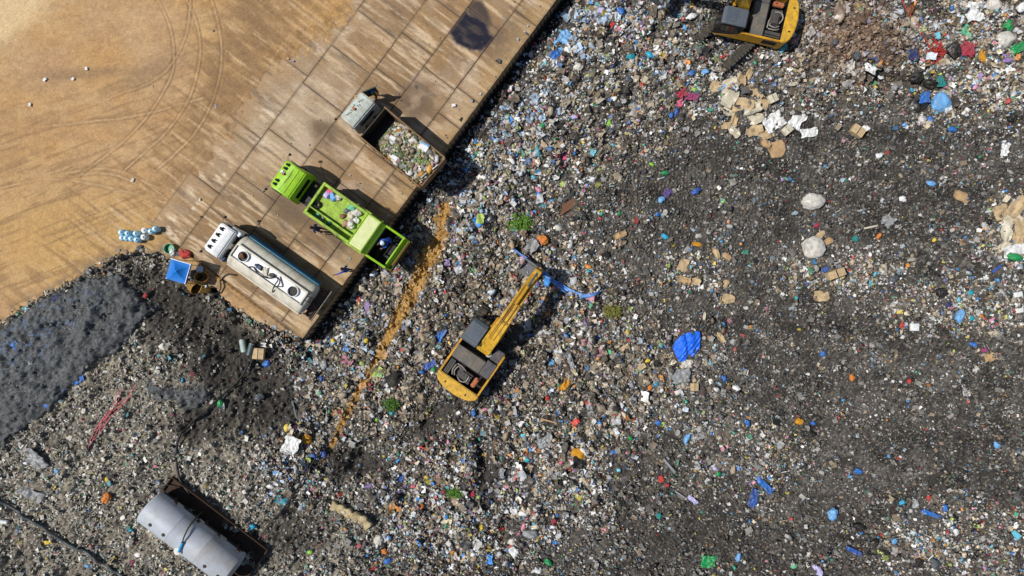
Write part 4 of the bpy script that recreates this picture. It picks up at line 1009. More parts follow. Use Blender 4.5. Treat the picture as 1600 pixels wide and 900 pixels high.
# ================================================================ PEOPLE
M_skin = P('skin', '#7a5238', .6, .1)
M_hair = P('black_hair', '#15110e', .7, .1)
def person(label, loc, head, pose, shirt, trousers, hat=None, vest=None):
    """one continuous skinned body; joints in metres, facing +x"""
    J, E, RD = {}, [], {}
    def j(n, p, r): J[n] = Vector(p); RD[n] = r
    lean, arms, legs = pose.get('lean', 0), pose.get('arms', 'down'), pose.get('step', .12)
    def up(x, y, z, h=.95):                            # bend forward above the hips
        dz = z-h; return (x+math.sin(R(lean))*dz, y, h+math.cos(R(lean))*dz)
    j('pelvis', (0, 0, .95), .15); j('belly', up(0, 0, 1.12), .145); j('chest', up(.01, 0, 1.35), .165); j('neck', up(.01, 0, 1.50), .062)
    j('jaw', up(.03, 0, 1.58), .075); j('skull', up(.02, 0, 1.68), .098); j('nose', up(.125, 0, 1.63), .016)
    E += [('pelvis', 'belly'), ('belly', 'chest'), ('chest', 'neck'), ('neck', 'jaw'), ('jaw', 'skull'), ('jaw', 'nose')]
    for s, nm in ((1, 'l'), (-1, 'r')):
        j('sh'+nm, up(0, s*.19, 1.42), .072)
        if arms == 'down' or (arms == 'wave' and s < 0): el, wr = up(.02, s*.27, 1.16), (up(.02, s*.27, 1.16)[0]+.1, s*.27, up(0, 0, 1.16)[2]-.24)
        elif arms == 'wave': el, wr = up(.16, s*.42, 1.38), up(.34, s*.60, 1.42)
        else: el, wr = (up(0, 0, 1.42)[0]+.18, s*.28, up(0, 0, 1.42)[2]-.2), (up(0, 0, 1.42)[0]+.42, s*.2, up(0, 0, 1.42)[2]-.22)
        j('el'+nm, el, .05); j('wr'+nm, wr, .034)
        d = (Vector(wr)-Vector(el)).normalized(); u = d.cross(Vector((0, 0, 1))); u = u.normalized() if u.length > .1 else Vector((0, 1, 0))
        pm = Vector(wr)+d*.075; j('palm'+nm, pm, .036)
        E += [('chest', 'sh'+nm), ('sh'+nm, 'el'+nm), ('el'+nm, 'wr'+nm), ('wr'+nm, 'palm'+nm)]
        for k in range(4):
            o = u*(.026*(k-1.5)); ln = (.065, .08, .085, .07)[k]; dn = Vector((0, 0, -.02))
            j('f%d%s' % (k, nm), pm+o+d*.05, .0095); j('g%d%s' % (k, nm), pm+o+d*(.05+ln*.6)+dn, .008); E += [('palm'+nm, 'f%d%s' % (k, nm)), ('f%d%s' % (k, nm), 'g%d%s' % (k, nm))]
        j('th'+nm, pm-d*.03-u*.055*s, .011); j('ti'+nm, pm+d*.02-u*.07*s, .009); E += [('palm'+nm, 'th'+nm), ('th'+nm, 'ti'+nm)]
        j('hip'+nm, (0, s*.1, .9), .1); j('kn'+nm, (s*legs*.6+.03, s*.11, .5), .066); j('an'+nm, (s*legs, s*.11, .09), .045); j('to'+nm, (s*legs+.19, s*.12, .035), .034)
        E += [('pelvis', 'hip'+nm), ('hip'+nm, 'kn'+nm), ('kn'+nm, 'an'+nm), ('an'+nm, 'to'+nm)]
        j('ea'+nm, up(.01, s*.1, 1.64), .02); E += [('jaw', 'ea'+nm)]
    ks = list(J); me = bpy.data.meshes.new('person'); me.from_pydata([J[k] for k in ks], [(ks.index(a), ks.index(b)) for a, b in E], [])
    o = bpy.data.objects.new('person', me); C.objects.link(o)
    sk = o.modifiers.new('s', 'SKIN'); sb = o.modifiers.new('d', 'SUBSURF'); sb.levels = sb.render_levels = 1
    for i, k in enumerate(ks):
        me.skin_vertices[0].data[i].radius = (RD[k], RD[k]); me.skin_vertices[0].data[i].use_root = (k == 'pelvis')
    dg = bpy.context.evaluated_depsgraph_get(); m2 = bpy.data.meshes.new_from_object(o.evaluated_get(dg)); bpy.data.objects.remove(o); m2.name = 'person'
    m2.materials.clear()
    for m in (shirt, trousers, M_skin, M_black): m2.materials.append(m)
    pts = [(J[k], k) for k in ks]
    segs = [(J[a], J[b], b) for a, b in E]
    for p in m2.polygons:
        c = p.center; best, nm = 9, ''
        for a, b, n in segs:
            ab = b-a; t_ = max(0, min(1, (c-a).dot(ab)/ab.length_squared)); dd_ = (c-a-ab*t_).length
            if dd_ < best: best, nm = dd_, n
        mi = 0
        if nm[:2] in ('hi', 'kn', 'an'): mi = 1
        elif nm[:2] in ('to',): mi = 3
        elif nm in ('jaw', 'skull', 'nose', 'neck') or nm[:2] in ('pa', 'ea', 'th', 'ti') or (nm[0] in 'fg' and nm[1].isdigit()): mi = 2
        p.material_index = mi
    o = obj('person', m2, None, None, loc, True, R(head)); tag(o, label, 'person')
    hp = Vector(up(.015, 0, 1.70)); Rm = Matrix.Rotation(R(lean), 4, 'Y')
    b = BM()
    if hat:
        rr = [[(r*math.cos(2*math.pi*k/18), r*math.sin(2*math.pi*k/18), z) for k in range(18)] for r, z in ((.20, -.0), (.12, .03), (.115, .09), (.08, .135), (.03, .15))]
        loft(b, rr); mt = hat; nm = 'hat'
    else:
        bmesh.ops.create_icosphere(b, subdivisions=2, radius=.118)
        for v in b.verts: v.co.z = max(v.co.z, -.05); v.co.x -= .015
        mt = M_hair; nm = 'hair'
    bmesh.ops.transform(b, matrix=Matrix.Translation(hp) @ Rm, verts=b.verts); obj(nm, b, mt, o, smooth=True)
    b = BM()
    for s in (-1, 1): cyl(b, up(.095, s*.034, 1.655), up(.108, s*.034, 1.655), .014, n=8)
    bx(b, up(.10, 0, 1.575), (.02, .05, .012), .004); obj('face_features', b, M_hair, o)
    if vest:
        b = BM(); rr = []
        for z, a_, c_ in ((1.0, .17, .21), (1.2, .17, .2), (1.36, .19, .235), (1.45, .13, .2), (1.49, .09, .1)):
            ring_ = []
            for k in range(18):
                a = 2*math.pi*k/18; ring_.append(up(a_*math.cos(a), c_*math.sin(a), z))
            rr.append(ring_)
        loft(b, rr, False); obj('vest', b, vest, o, smooth=True)
    return o
c_navy = P('navy_cloth', '#1f2f78', .9, .2); c_blue = P('royal_blue_cloth', '#1c47a8', .9, .15); c_dark = P('charcoal_cloth', '#1c1d22', .9, .2); c_yel = P('yellow_vest', '#c9a02c', .8, .3)
c_red = P('red_cloth', '#d23a2c', .9, .2); c_hatb = P('blue_hat', '#1f66a8', .7, .2); c_hatw = P('white_hat', '#cfe0ea', .7, .1)
person('person in dark navy clothes standing on the concrete beside the green lorry', W(504, 360, 0), 170, {'lean': 22, 'step': .16}, c_navy, c_dark)
person('person in royal blue with one arm stretched out behind the tanker', W(547, 423, 0), 150, {'lean': 12, 'arms': 'wave'}, c_blue, c_navy)
person('person in a white hat and blue clothes working inside the green hopper', on(GT, -5.45, -.55, .96), 215, {'lean': 38, 'arms': 'fwd', 'step': .1}, c_blue, c_blue, c_hatw)
person('person in a blue hat and dark clothes at the open door of the tipper', W(591, 152, .0), 205, {'lean': 8}, c_dark, c_dark, c_hatb, c_yel)

# ================================================================ SINGLE THINGS
def rope(name, label, cat, pix, r, mat, dz=.05, n=8, group=None):
    pts = [G(px, py, dz) for px, py in pix]; pts = catmull(pts, n)
    pts = [Vector((p.x, p.y, max(p.z, hgt(p.x, p.y)+dz if not SLAB(*px0(p.x, p.y)) else .05))) for p in pts]
    b = BM(); tube(b, pts, r, 8); return tag(obj(name, b, mat, None, None, True), label, cat, group)
def base(px, py):
    if SLAB(px, py) and not (.6*px-.8*py < -104): return W(px, py, .03)
    return G(px, py)
HUE = dict(white='#e3e4e2', offwhite='#c9c5bb', grey='#8d9092', slate='#4d545c', black='#17181b', blue='#2a6cba', royal='#2c54a0', sky='#6aa5d8', cyan='#1fa3c9', turq='#159aa8', navy='#1d2c5e',
           green='#0f9150', lime='#8ac83a', olive='#7b7a35', red='#bd3b36', crimson='#a02f45', pink='#dd5f86', magenta='#953a69', orange='#cf7c34', mustard='#c58a17', yellow='#e0c133', tan='#b3936a',
           card='#bfa67f', cream='#cfc6ae', brown='#6d4630', rust='#7d4a2f', lilac='#b9b4dd', teal='#0e7a78', mint='#63b78e', purple='#5c4a86')
def cm(c, rough=.5):
    return P('item_%s' % c, HUE[c], rough, .6, '#6b6252', scale=3.5, bump=.015)
RS = random.Random(9)
def bag_bm(r, asp, seed, sub=4, fl=.6, soft=False):
    b = BM(); bmesh.ops.create_icosphere(b, subdivisions=sub, radius=1); o = Vector((seed*3.1, seed*1.7, seed*.9))
    for v in b.verts:
        p = v.co.copy(); q = p*1.05+o; n = mnoise.noise(q)+.5*mnoise.noise(q*2.2)
        cr = 1-min(1, abs(mnoise.noise(q*2.1+Vector((5, 2, 8))))*5); c2 = 1-min(1, abs(mnoise.noise(q*4.5))*4)
        p = p*(1+.30*n-.10*cr*max(0, mnoise.noise(q*1.3)+.4)) if soft else p*(1+.36*n-.2*cr-.08*c2); v.co = Vector((p.x*r, p.y*r*asp, max(p.z*fl, -.3)*r))
    return b
def sheet_bm(wd, ln, seed, n=20, crump=.22, edge=.35, thick=.004):
    b = BM(); o = Vector((seed*2.3, seed*1.1, seed)); g = [[None]*n for _ in range(n)]; m = max(wd, ln)
    for i in range(n):
        for k in range(n):
            x, y = i/(n-1)*2-1, k/(n-1)*2-1; q = Vector((x*wd, y*ln, 0))*(1.6/m)+o
            e = 1+edge*mnoise.noise(q*.9+Vector((4, 4, 4))); f = 1+edge*mnoise.noise(q*.9+Vector((8, 1, 3)))
            z = crump*m*.5*(abs(mnoise.noise(q*1.3))*1.6+.5*mnoise.noise(q*3)+.25*mnoise.noise(q*6))
            g[i][k] = b.verts.new((x*wd/2*e, y*ln/2*f, max(z, -.02)+.05))
    for i in range(n-1):
        for k in range(n-1): b.faces.new((g[i][k], g[i+1][k], g[i+1][k+1], g[i][k+1]))
    b.normal_update(); bmesh.ops.solidify(b, geom=b.faces[:], thickness=thick); return b
def card_bm(wd, ln, seed, thick=.025):
    b = BM(); rs = random.Random(seed); n = 7; pts = []
    for i in range(n):
        for k in range(n):
            x, y = i/(n-1)-.5, k/(n-1)-.5; c = 1-.13*(abs(x*2)*abs(y*2))**3*rs.uniform(.4, 2)
            z = .16*wd*mnoise.noise(Vector((x*3+seed, y*3, seed*.3)))+.05*wd*math.sin((x*rs.choice((1.0, 1.0))+y*.6)*3+seed)+.03
            q_ = Vector((x*2.4+seed, y*2.4, seed*.7)); pts.append(b.verts.new((x*wd*c*(1+.3*mnoise.noise(q_)), y*ln*c*(1+.3*mnoise.noise(q_+Vector((3, 5, 7)))), z)))
    for i in range(n-1):
        for k in range(n-1): b.faces.new((pts[i*n+k], pts[(i+1)*n+k], pts[(i+1)*n+k+1], pts[i*n+k+1]))
    if rs.random() < .6:                                 # a raised flap
        f0 = [pts[k] for k in range(n)]; h = rs.uniform(.05, .18); vv = [b.verts.new((v.co.x-.16*wd, v.co.y*.96, v.co.z+h)) for v in f0]
        for k in range(n-1): b.faces.new((f0[k], f0[k+1], vv[k+1], vv[k]))
    bmesh.ops.recalc_face_normals(b, faces=b.faces); bmesh.ops.solidify(b, geom=b.faces[:], thickness=thick); return b
def box_bm(wd, ln, h):
    b = BM(); t_ = .02
    for x in (-1, 1): bx(b, (x*(wd-t_)/2, 0, h/2), (t_, ln-.045, h), .004)
    for y in (-1, 1): bx(b, (0, y*(ln-t_)/2, h/2), (wd, t_, h), .004)
    bx(b, (0, 0, .015), (wd-.05, ln-.05, .02), 0)
    bx(b, (wd*.26, 0, h+.012), (wd*.46, ln*.98, .015), .003, 0, R(9)); bx(b, (-wd*.26, 0, h+.016), (wd*.46, ln*.97, .015), .003, 0, R(-6))
    return b
_seed = [0]
def item(kind, px, py, size, col, label, asp=.75, rot=None, name=None, cat=None, group=None, dz=0.0):
    """size is the length it shows in photo pixels"""
    _seed[0] += 1; s = _seed[0]; p = base(px, py); k = size/S*(H-p.z)/H*((1.2 if (1100 < px < 1225 and py < 240) or px > 1540 else .92) if kind == 'card' else 1.0); rz = R(rot) if rot is not None else RS.uniform(0, 6.28)
    p.z += dz
    if kind == 'bag': bm, nm, ct, m, sm = bag_bm(k/2*.92, asp, s, 4, .6, size >= 25), 'plastic_bag', 'bag', cm(col, .38), True; p.z += k*.13
    elif kind == 'sheet': bm, nm, ct, m, sm = sheet_bm(k, k*asp, s), 'plastic_sheet', 'plastic sheet', cm(col, .42), True; p.z += .06
    elif kind == 'cloth': bm, nm, ct, m, sm = sheet_bm(k, k*asp, s, 20, .35, .5, .012), 'cloth', 'cloth', cm(col, .9), True; p.z += .06
    elif kind == 'card': bm, nm, ct, m, sm = card_bm(k, k*asp, s), 'cardboard_sheet', 'cardboard', cm(col, .85), 30; p.z += .09
    elif kind == 'box': bm, nm, ct, m, sm = box_bm(k, k*asp, k*.45), 'cardboard_box', 'box', cm(col, .8), False; p.z += .02
    elif kind == 'plank':
        bm = BM(); bx(bm, (0, 0, .05), (k, k*asp, .05), .01); bx(bm, (k*.1, 0, .05), (k*.7, k*asp*1.01, .052), .008); nm, ct, m, sm = 'plank', 'plank', cm(col, .85), False; p.z += .1
    elif kind == 'block':
        bm = BM(); bx(bm, (0, 0, k*.18), (k, k*asp, k*.34), k*.05, 0, 0, 0, 2); bx(bm, (0, 0, k*.36), (k*.7, k*asp*.7, k*.05), k*.02); nm, ct, m, sm = 'foam_box', 'box', cm(col, .6), False; p.z += .03
    o = obj(name or nm, bm, m, None, p, sm, rz); tag(o, label, cat or ct, group)
    AVOID.append((p.x, p.y, k*.36)); return o

# --- bags, cloths and sheets one can pick out in the photograph
for a in [
 ('bag', 940, 19, 17, 'lilac', 'pale lilac and white bag near the upper end of the tipping edge'),
 ('bag', 969, 18, 16, 'blue', 'bright blue bag by the upper frame, right of the lilac bag'),
 ('cloth', 956, 40, 9, 'red', 'small red rag on pale litter below the lilac bag'),
 ('sheet', 882, 62, 30, 'sky', 'light blue film crumpled along the shaded concrete edge', .6, 50),
 ('sheet', 870, 82, 26, 'blue', 'stronger blue film lying just below the light blue film', .5, 55),
 ('bag', 887, 80, 15, 'white', 'white bag beside the blue film near the concrete edge'),
 ('bag', 904, 105, 17, 'offwhite', 'grey white knotted bag on the slope below the upper edge'),
 ('bag', 985, 89, 14, 'turq', 'dull turquoise bag, the left one of a turquoise pair'),
 ('bag', 1015, 87, 15, 'cyan', 'brighter turquoise bag, the right one of a turquoise pair'),
 ('bag', 1000, 100, 9, 'sky', 'small pale blue bag just below the turquoise pair'),
 ('sheet', 990, 108, 13, 'white', 'white paper scrap under the small pale blue bag'),
 ('bag', 1080, 115, 13, 'blue', 'round vivid blue bag below the upper excavator'),
 ('bag', 1101, 112, 15, 'sky', 'blue and white bag to the right of the round vivid blue one'),
 ('sheet', 1113, 121, 14, 'white', 'white foam scrap beside the blue and white bag'),
 ('cloth', 1064, 147, 17, 'crimson', 'crimson cloth left of the cardboard heap', .7, 30),
 ('cloth', 1081, 152, 19, 'magenta', 'dark pink cloth touching the crimson cloth', .6, -10),
 ('cloth', 1062, 162, 11, 'pink', 'small pink rag hanging below the crimson cloth'),
 ('bag', 1086, 141, 10, 'lime', 'lime green bag above the dark pink cloth'),
 ('bag', 1048, 181, 13, 'blue', 'blue bag, the left one of two touching below the crimson cloth'),
 ('bag', 1057, 175, 12, 'royal', 'darker blue bag, the right one of two touching below the crimson cloth'),
 ('bag', 951, 192, 11, 'lime', 'lime bag alone on the mid slope right of the green bag'),
 ('bag', 848, 196, 10, 'green', 'bright green bag close to the shaded drop'),
 ('bag', 897, 183, 11, 'lilac', 'white bag with a blue tint on the mid slope'),
 ('bag', 981, 124, 15, 'slate', 'slate grey full bag on the slope between pale litter'),
 ('bag', 1055, 23, 16, 'slate', 'dark grey bag just left of the upper excavator'),
 ('bag', 1080, 27, 20, 'white', 'lumpy white bags beside the upper excavator track', .5, 15),
 ('bag', 1070, 44, 10, 'sky', 'light blue bag below the lumpy white bags'),
 ('cloth', 1147, 97, 14, 'purple', 'purple cloth in the shadow below the upper excavator', .5, 40),
 ('cloth', 1157, 84, 11, 'orange', 'orange brown rag under the flank of the upper excavator'),
 ('bag', 1338, 88, 16, 'slate', 'dark grey bag on the brown bank at the upper right'),
 ('bag', 1305, 66, 13, 'slate', 'black and white bag nearer the upper excavator on the bank'),
 ('sheet', 1326, 107, 20, 'offwhite', 'tall grey white sheet in a dent of the bank', 1.3, 10),
 ('sheet', 1358, 108, 22, 'white', 'clean white sheet folded on the bank', .5, -30),
 ('sheet', 1372, 118, 16, 'white', 'narrow white sheet running down from the folded one', .4, -50),
 ('bag', 1397, 137, 15, 'grey', 'grey torn bag at the foot of the bank'),
 ('cloth', 1427, 87, 15, 'navy', 'navy cloth left of the tangled red rope', 1.2, 0),
 ('bag', 1420, 18, 19, 'rust', 'brown sack at the upper end of the red rope'),
 ('bag', 1490, 80, 25, 'black', 'big dull black bag right of the tangled red rope', .95),
 ('cloth', 1509, 78, 21, 'crimson', 'red, white and blue cloth on the flank of the big black bag', 1.1, 70),
 ('cloth', 1534, 88, 20, 'mustard', 'mustard cloth hanging beside the big black bag', .6, 80),
 ('sheet', 1520, 20, 30, 'white', 'white woven sack sheet near the upper right rim', 1.0, 10),
 ('bag', 1550, 8, 26, 'offwhite', 'cream sack cut by the upper frame at the right'),
 ('bag', 1595, 12, 20, 'white', 'white bag in the very corner at the upper right'),
 ('sheet', 1503, 52, 26, 'mint', 'white and pale green sheet above the big black bag', .9),
 ('bag', 1573, 42, 21, 'green', 'green bag on top of the large white sack at the right rim'),
 ('bag', 1566, 65, 36, 'offwhite', 'large white and grey sack at the right rim', .7, 10),
 ('cloth', 1588, 76, 24, 'green', 'dark green netting below the large white sack', .6, 20),
 ('bag', 1430, 122, 26, 'black', 'shiny black plastic heap in the pit, left half', .7, 20),
 ('bag', 1452, 132, 24, 'black', 'shiny black plastic heap in the pit, right half', .7, -20),
 ('cloth', 1469, 128, 17, 'teal', 'green cloth on the right side of the black pit heap'),
 ('bag', 1424, 141, 9, 'cyan', 'small cyan bag below the black pit heap'),
 ('bag', 1467, 162, 35, 'sky', 'big round white sack with blue contents beside a black one', .92),
 ('bag', 1439, 187, 18, 'offwhite', 'clear white bag lying below the black sack with a blue top'),
 ('bag', 1453, 187, 12, 'blue', 'blue bag lying below the gap between the two round sacks'),
 ('bag', 1486, 203, 16, 'blue', 'blue bag alone under the round white sack', .6, -10),
 ('bag', 1413, 195, 9, 'sky', 'small light blue bag left of the round sacks'),
 ('sheet', 1352, 200, 10, 'white', 'white scrap on the right of the lone carton'),
 ('bag', 1582, 148, 14, 'offwhite', 'white bag at the right rim below the green netting', .6, 60),
 ('bag', 1577, 158, 10, 'teal', 'teal bag touching the white bag at the right rim'),
 ('bag', 1580, 185, 18, 'black', 'black bag at the right rim below the teal one'),
 ('sheet', 1568, 236, 28, 'white', 'white and blue sheet at the right rim above the round white foam', .45, 80),
 ('bag', 848, 375, 20, 'orange', 'bright orange bag above the excavator bucket', .9),
 ('bag', 872, 356, 13, 'offwhite', 'round white bag above the bright orange bag'),
 ('bag', 1038, 370, 13, 'cyan', 'cyan bag on the dark fill right of the bucket', .7, -35),
 ('bag', 1038, 271, 14, 'green', 'green bag flattened on the dark fill', .5, 0),
 ('bag', 1087, 299, 17, 'royal', 'blue star shaped bag on the dark fill', .6, 20),
 ('bag', 1033, 312, 13, 'sky', 'light blue bag next to a purple striped cloth', .7),
 ('cloth', 1042, 302, 15, 'purple', 'purple striped cloth on the dark fill'),
 ('bag', 967, 334, 9, 'green', 'small dark green bag near the middle of the dark fill'),
 ('bag', 1027, 335, 9, 'blue', 'small blue bag right of the small dark green one'),
 ('bag', 1018, 257, 10, 'lime', 'yellow green scrap bag above the flattened green bag', .5),
 ('bag', 1130, 314, 9, 'lime', 'lime scrap bag out on the dark fill'),
 ('cloth', 883, 246, 14, 'pink', 'pink red cloth on the slope above the rust plank'),
 ('bag', 935, 289, 13, 'olive', 'yellowish olive bag above the middle of the fill'),
 ('bag', 915, 391, 11, 'offwhite', 'cream bag with a blue end right of the orange bag'),
 ('bag', 920, 423, 10, 'turq', 'turquoise bag right of the blue banner'),
 ('bag', 1268, 316, 37, 'offwhite', 'large white bulky sack, the upper of two on the dark fill', .78, 5),
 ('bag', 1268, 386, 38, 'offwhite', 'large grey white bulky sack, the lower of two on the dark fill', .9, 0),
 ('bag', 1276, 352, 12, 'crimson', 'red bag between the two large bulky sacks'),
 ('bag', 1373, 244, 13, 'white', 'white bag with a green tint on the far right fill'),
 ('bag', 1410, 311, 13, 'white', 'round white bag right of the upper bulky sack'),
 ('bag', 1454, 287, 14, 'sky', 'pale blue white bag on the far right fill', .7),
 ('cloth', 1387, 345, 17, 'grey', 'grey blue cloth spread on the far right fill', 1.1),
 ('bag', 1372, 369, 13, 'orange', 'orange bag right of the lower bulky sack', .6),
 ('bag', 1336, 373, 13, 'teal', 'dark teal bag between the bulky sack and the orange bag'),
 ('bag', 1459, 375, 8, 'yellow', 'small yellow bag on the far right fill'),
 ('sheet', 1582, 391, 36, 'white', 'white film under the cardboard at the right rim', .45, 10),
 ('bag', 1582, 402, 28, 'green', 'emerald bag half under white film at the right rim', .5, -15),
 ('sheet', 1558, 418, 22, 'royal', 'blue strap like film at the right rim', .18, 35),
 ('bag', 1395, 436, 18, 'slate', 'dark slate bag in the pale strip at the right', .7, 25),
 ('sheet', 1290, 421, 14, 'royal', 'blue film above a flattened carton at the right', .5, 20),
 ('bag', 1497, 493, 26, 'sky', 'sky blue bag pointing upwards on the right fill', .5, 65),
 ('bag', 1515, 457, 14, 'turq', 'turquoise bag at the right above the sky blue one', .6, 25),
 ('bag', 1517, 497, 12, 'turq', 'turquoise bag right beside the sky blue one'),
 ('bag', 1409, 508, 10, 'red', 'red bag left of a square white foam piece'),
 ('bag', 1520, 538, 15, 'blue', 'blue bag at the right below the sky blue one', .5, -10),
 ('bag', 1470, 457, 22, 'black', 'black bag at the right near the turquoise bag', .8),
 ('bag', 1537, 547, 12, 'magenta', 'magenta bag at the right beside the blue bag'),
 ('cloth', 1543, 558, 16, 'tan', 'tan cloth below the magenta bag'),
 ('bag', 1480, 476, 11, 'navy', 'navy bag left of the sky blue one'),
 ('bag', 1285, 552, 12, 'blue', 'blue bag ringed with tan card on the lower right fill'),
 ('bag', 1330, 590, 14, 'orange', 'orange twisted bag on the lower right fill', .6),
 ('bag', 1248, 658, 14, 'mustard', 'ochre bag left of a small blue one'),
 ('bag', 1270, 661, 9, 'blue', 'small blue bag right of the ochre bag'),
 ('bag', 1420, 595, 9, 'red', 'small red bag in the middle of the right fill'),
 ('bag', 1244, 465, 9, 'turq', 'small turquoise bag near the lower bulky sack'),
 ('bag', 1340, 736, 14, 'blue', 'vivid blue bag in the lower right fill'),
 ('bag', 1300, 803, 22, 'sky', 'blue and white bag in the lower right with a red corner', .8),
 ('sheet', 1452, 802, 34, 'blue', 'blue twisted film strip in the lower right', .2, -22),
 ('sheet', 1333, 860, 28, 'royal', 'short blue film strip near the lower frame', .25, -25),
 ('bag', 1366, 847, 17, 'black', 'round black bag near the short blue film strip'),
 ('bag', 1341, 822, 22, 'black', 'flattened black bag below the blue and white bag', .6, -15),
 ('bag', 1432, 878, 22, 'black', 'black bag, the left one of a pair at the lower right'),
 ('bag', 1458, 880, 22, 'slate', 'black bag, the right one of a pair at the lower right'),
 ('bag', 1450, 777, 10, 'red', 'red bag above the blue twisted film strip'),
 ('bag', 1409, 784, 11, 'cyan', 'cyan bag at the start of the blue twisted film strip'),
 ('bag', 1475, 793, 14, 'blue', 'blue bag above the end of the twisted film strip', .6),
 ('bag', 1240, 884, 12, 'mint', 'round mint green bag near the lower frame'),
 ('bag', 1276, 890, 24, 'lilac', 'white and blue bag cut by the lower frame', .6),
 ('bag', 1556, 695, 14, 'sky', 'white bag with a blue middle at the right'),
 ('bag', 1266, 678, 20, 'black', 'black bag on the lower right fill near the ochre bag', .5, 0),
 ('bag', 1396, 845, 13, 'sky', 'blue and green bag left of the black bag pair'),
 ('sheet', 1072, 568, 18, 'offwhite', 'white crumpled film under the blue tarpaulin'),
 ('sheet', 1060, 588, 34, 'grey', 'grey powdery film patch below the blue tarpaulin', .6, 10),
 ('bag', 1045, 536, 14, 'black', 'black bag touching the left of the blue tarpaulin', 1.0),
 ('bag', 1027, 568, 16, 'black', 'black bag lower left of the blue tarpaulin'),
 ('bag', 1012, 563, 9, 'yellow', 'yellow bag left of a black bag in the beige heap'),
 ('bag', 925, 553, 13, 'royal', 'royal blue bag in the beige heap'),
 ('bag', 953, 551, 11, 'mint', 'pale mint bag in the beige heap'),
 ('bag', 1130, 591, 14, 'blue', 'blue bag right of a small carton on the fill'),
 ('bag', 1150, 606, 13, 'white', 'white bag right of the small carton'),
 ('bag', 855, 622, 11, 'red', 'red bag at the left foot of the beige heap'),
 ('sheet', 921, 637, 34, 'grey', 'long grey film lying down the beige heap', .28, -75),
 ('sheet', 860, 566, 24, 'sky', 'pale blue grey sheet right of the excavator shadow', .5, -45),
 ('sheet', 892, 566, 26, 'grey', 'narrow grey sheet left of the beige heap', .3, -70),
 ('bag', 1028, 660, 11, 'blue', 'blue bag below the beige heap'),
 ('bag', 1167, 660, 13, 'blue', 'blue bag on the fill right of the beige heap'),
 ('bag', 1025, 600, 9, 'cyan', 'small cyan bag in the lower beige heap'),
 ('cloth', 883, 600, 26, 'mustard', 'mustard film at the left of the beige heap', .4, 50),
 ('bag', 1015, 606, 11, 'orange', 'orange bag in the lower beige heap'),
 ('bag', 417, 568, 15, 'blue', 'blue bag beside a cardboard box under the tanker'),
 ('bag', 502, 592, 11, 'royal', 'blue bag below the concrete corner'),
 ('bag', 405, 620, 17, 'slate', 'round dark bag below the cardboard box'),
 ('sheet', 688, 524, 28, 'blue', 'blue film strip left of the lower excavator cab', .4, 60),
 ('bag', 633, 512, 11, 'blue', 'blue bag right of the orange stain'),
 ('bag', 678, 552, 11, 'white', 'white bag left of the lower excavator'),
 ('sheet', 672, 570, 22, 'royal', 'dark blue film by the lower excavator flank', .45, 30),
 ('bag', 659, 581, 10, 'blue', 'blue bag below the dark blue film'),
 ('bag', 678, 577, 10, 'green', 'green bag at the tail of the lower excavator'),
 ('bag', 740, 645, 11, 'blue', 'blue bag just behind the lower excavator'),
 ('bag', 572, 533, 11, 'yellow', 'yellow bag left of the orange stain'),
 ('bag', 520, 532, 9, 'yellow', 'small dull yellow bag beside the concrete wall'),
 ('bag', 507, 569, 18, 'grey', 'grey blue bag at the foot of the concrete wall'),
 ('bag', 588, 655, 9, 'lime', 'lime bag right of the thin end of the orange stain'),
 ('bag', 612, 645, 10, 'turq', 'turquoise bag under a green leafy clump'),
 ('bag', 480, 687, 18, 'mustard', 'mustard yellow bag left of the orange stain end', 1.1),
 ('bag', 505, 709, 13, 'royal', 'dark blue bag below the mustard yellow bag', .8),
 ('bag', 490, 712, 9, 'blue', 'small blue bag left of the dark blue one'),
 ('sheet', 456, 695, 30, 'white', 'white film heap left of the mustard yellow bag', .8),
 ('bag', 592, 843, 19, 'offwhite', 'white sack below the long foam mattress', .9),
 ('bag', 601, 861, 13, 'orange', 'orange bag under the white sack'),
 ('bag', 600, 853, 11, 'black', 'black bag between the white sack and the orange bag'),
 ('bag', 606, 876, 14, 'blue', 'blue bag below the orange bag'),
 ('sheet', 627, 745, 20, 'royal', 'deep blue film in a dark furrow', .45, 60),
 ('bag', 646, 760, 8, 'pink', 'pink bag right of the deep blue film'),
 ('cloth', 737, 768, 16, 'crimson', 'crimson rag hanging right of a leafy clump', .5, 90),
 ('bag', 703, 812, 14, 'olive', 'olive bag with a blue corner low in the middle'),
 ('bag', 705, 829, 12, 'white', 'white bag just below the olive bag'),
 ('bag', 750, 822, 14, 'yellow', 'yellow green bag low in the middle'),
 ('bag', 658, 791, 11, 'orange', 'orange bag low in the middle between pale scraps'),
 ('bag', 484, 862, 9, 'lime', 'lime scrap on the dark slope by the lower frame'),
 ('bag', 903, 708, 27, 'mustard', 'big amber bag at the right end of the beige ridge', .8, -10),
 ('bag', 1073, 684, 20, 'sky', 'blue and white bag alone on the dark fill', .45, 60),
 ('sheet', 852, 689, 28, 'grey', 'grey flat sheet left of the big amber bag', .6),
 ('bag', 825, 692, 16, 'slate', 'dark slate bag left of the grey flat sheet'),
 ('bag', 824, 718, 12, 'turq', 'turquoise bag below the dark slate bag'),
 ('bag', 877, 723, 10, 'pink', 'pink bag below the big amber bag'),
 ('bag', 958, 706, 11, 'blue', 'blue bag with a red end right of the big amber bag'),
 ('bag', 985, 684, 10, 'green', 'green bag upper right of the big amber bag'),
 ('bag', 866, 815, 11, 'crimson', 'crimson bag at the lower end of the pale heap'),
 ('bag', 837, 822, 13, 'cream', 'cream yellow bag at the lower end of the pale heap'),
 ('bag', 829, 833, 26, 'grey', 'long grey full bag at the lower end of the pale heap', .5, -5),
 ('bag', 817, 801, 19, 'white', 'white bag in the lower pale heap', .6, -10),
 ('bag', 803, 862, 16, 'white', 'white grey bag low beside the dark gully', 1.2),
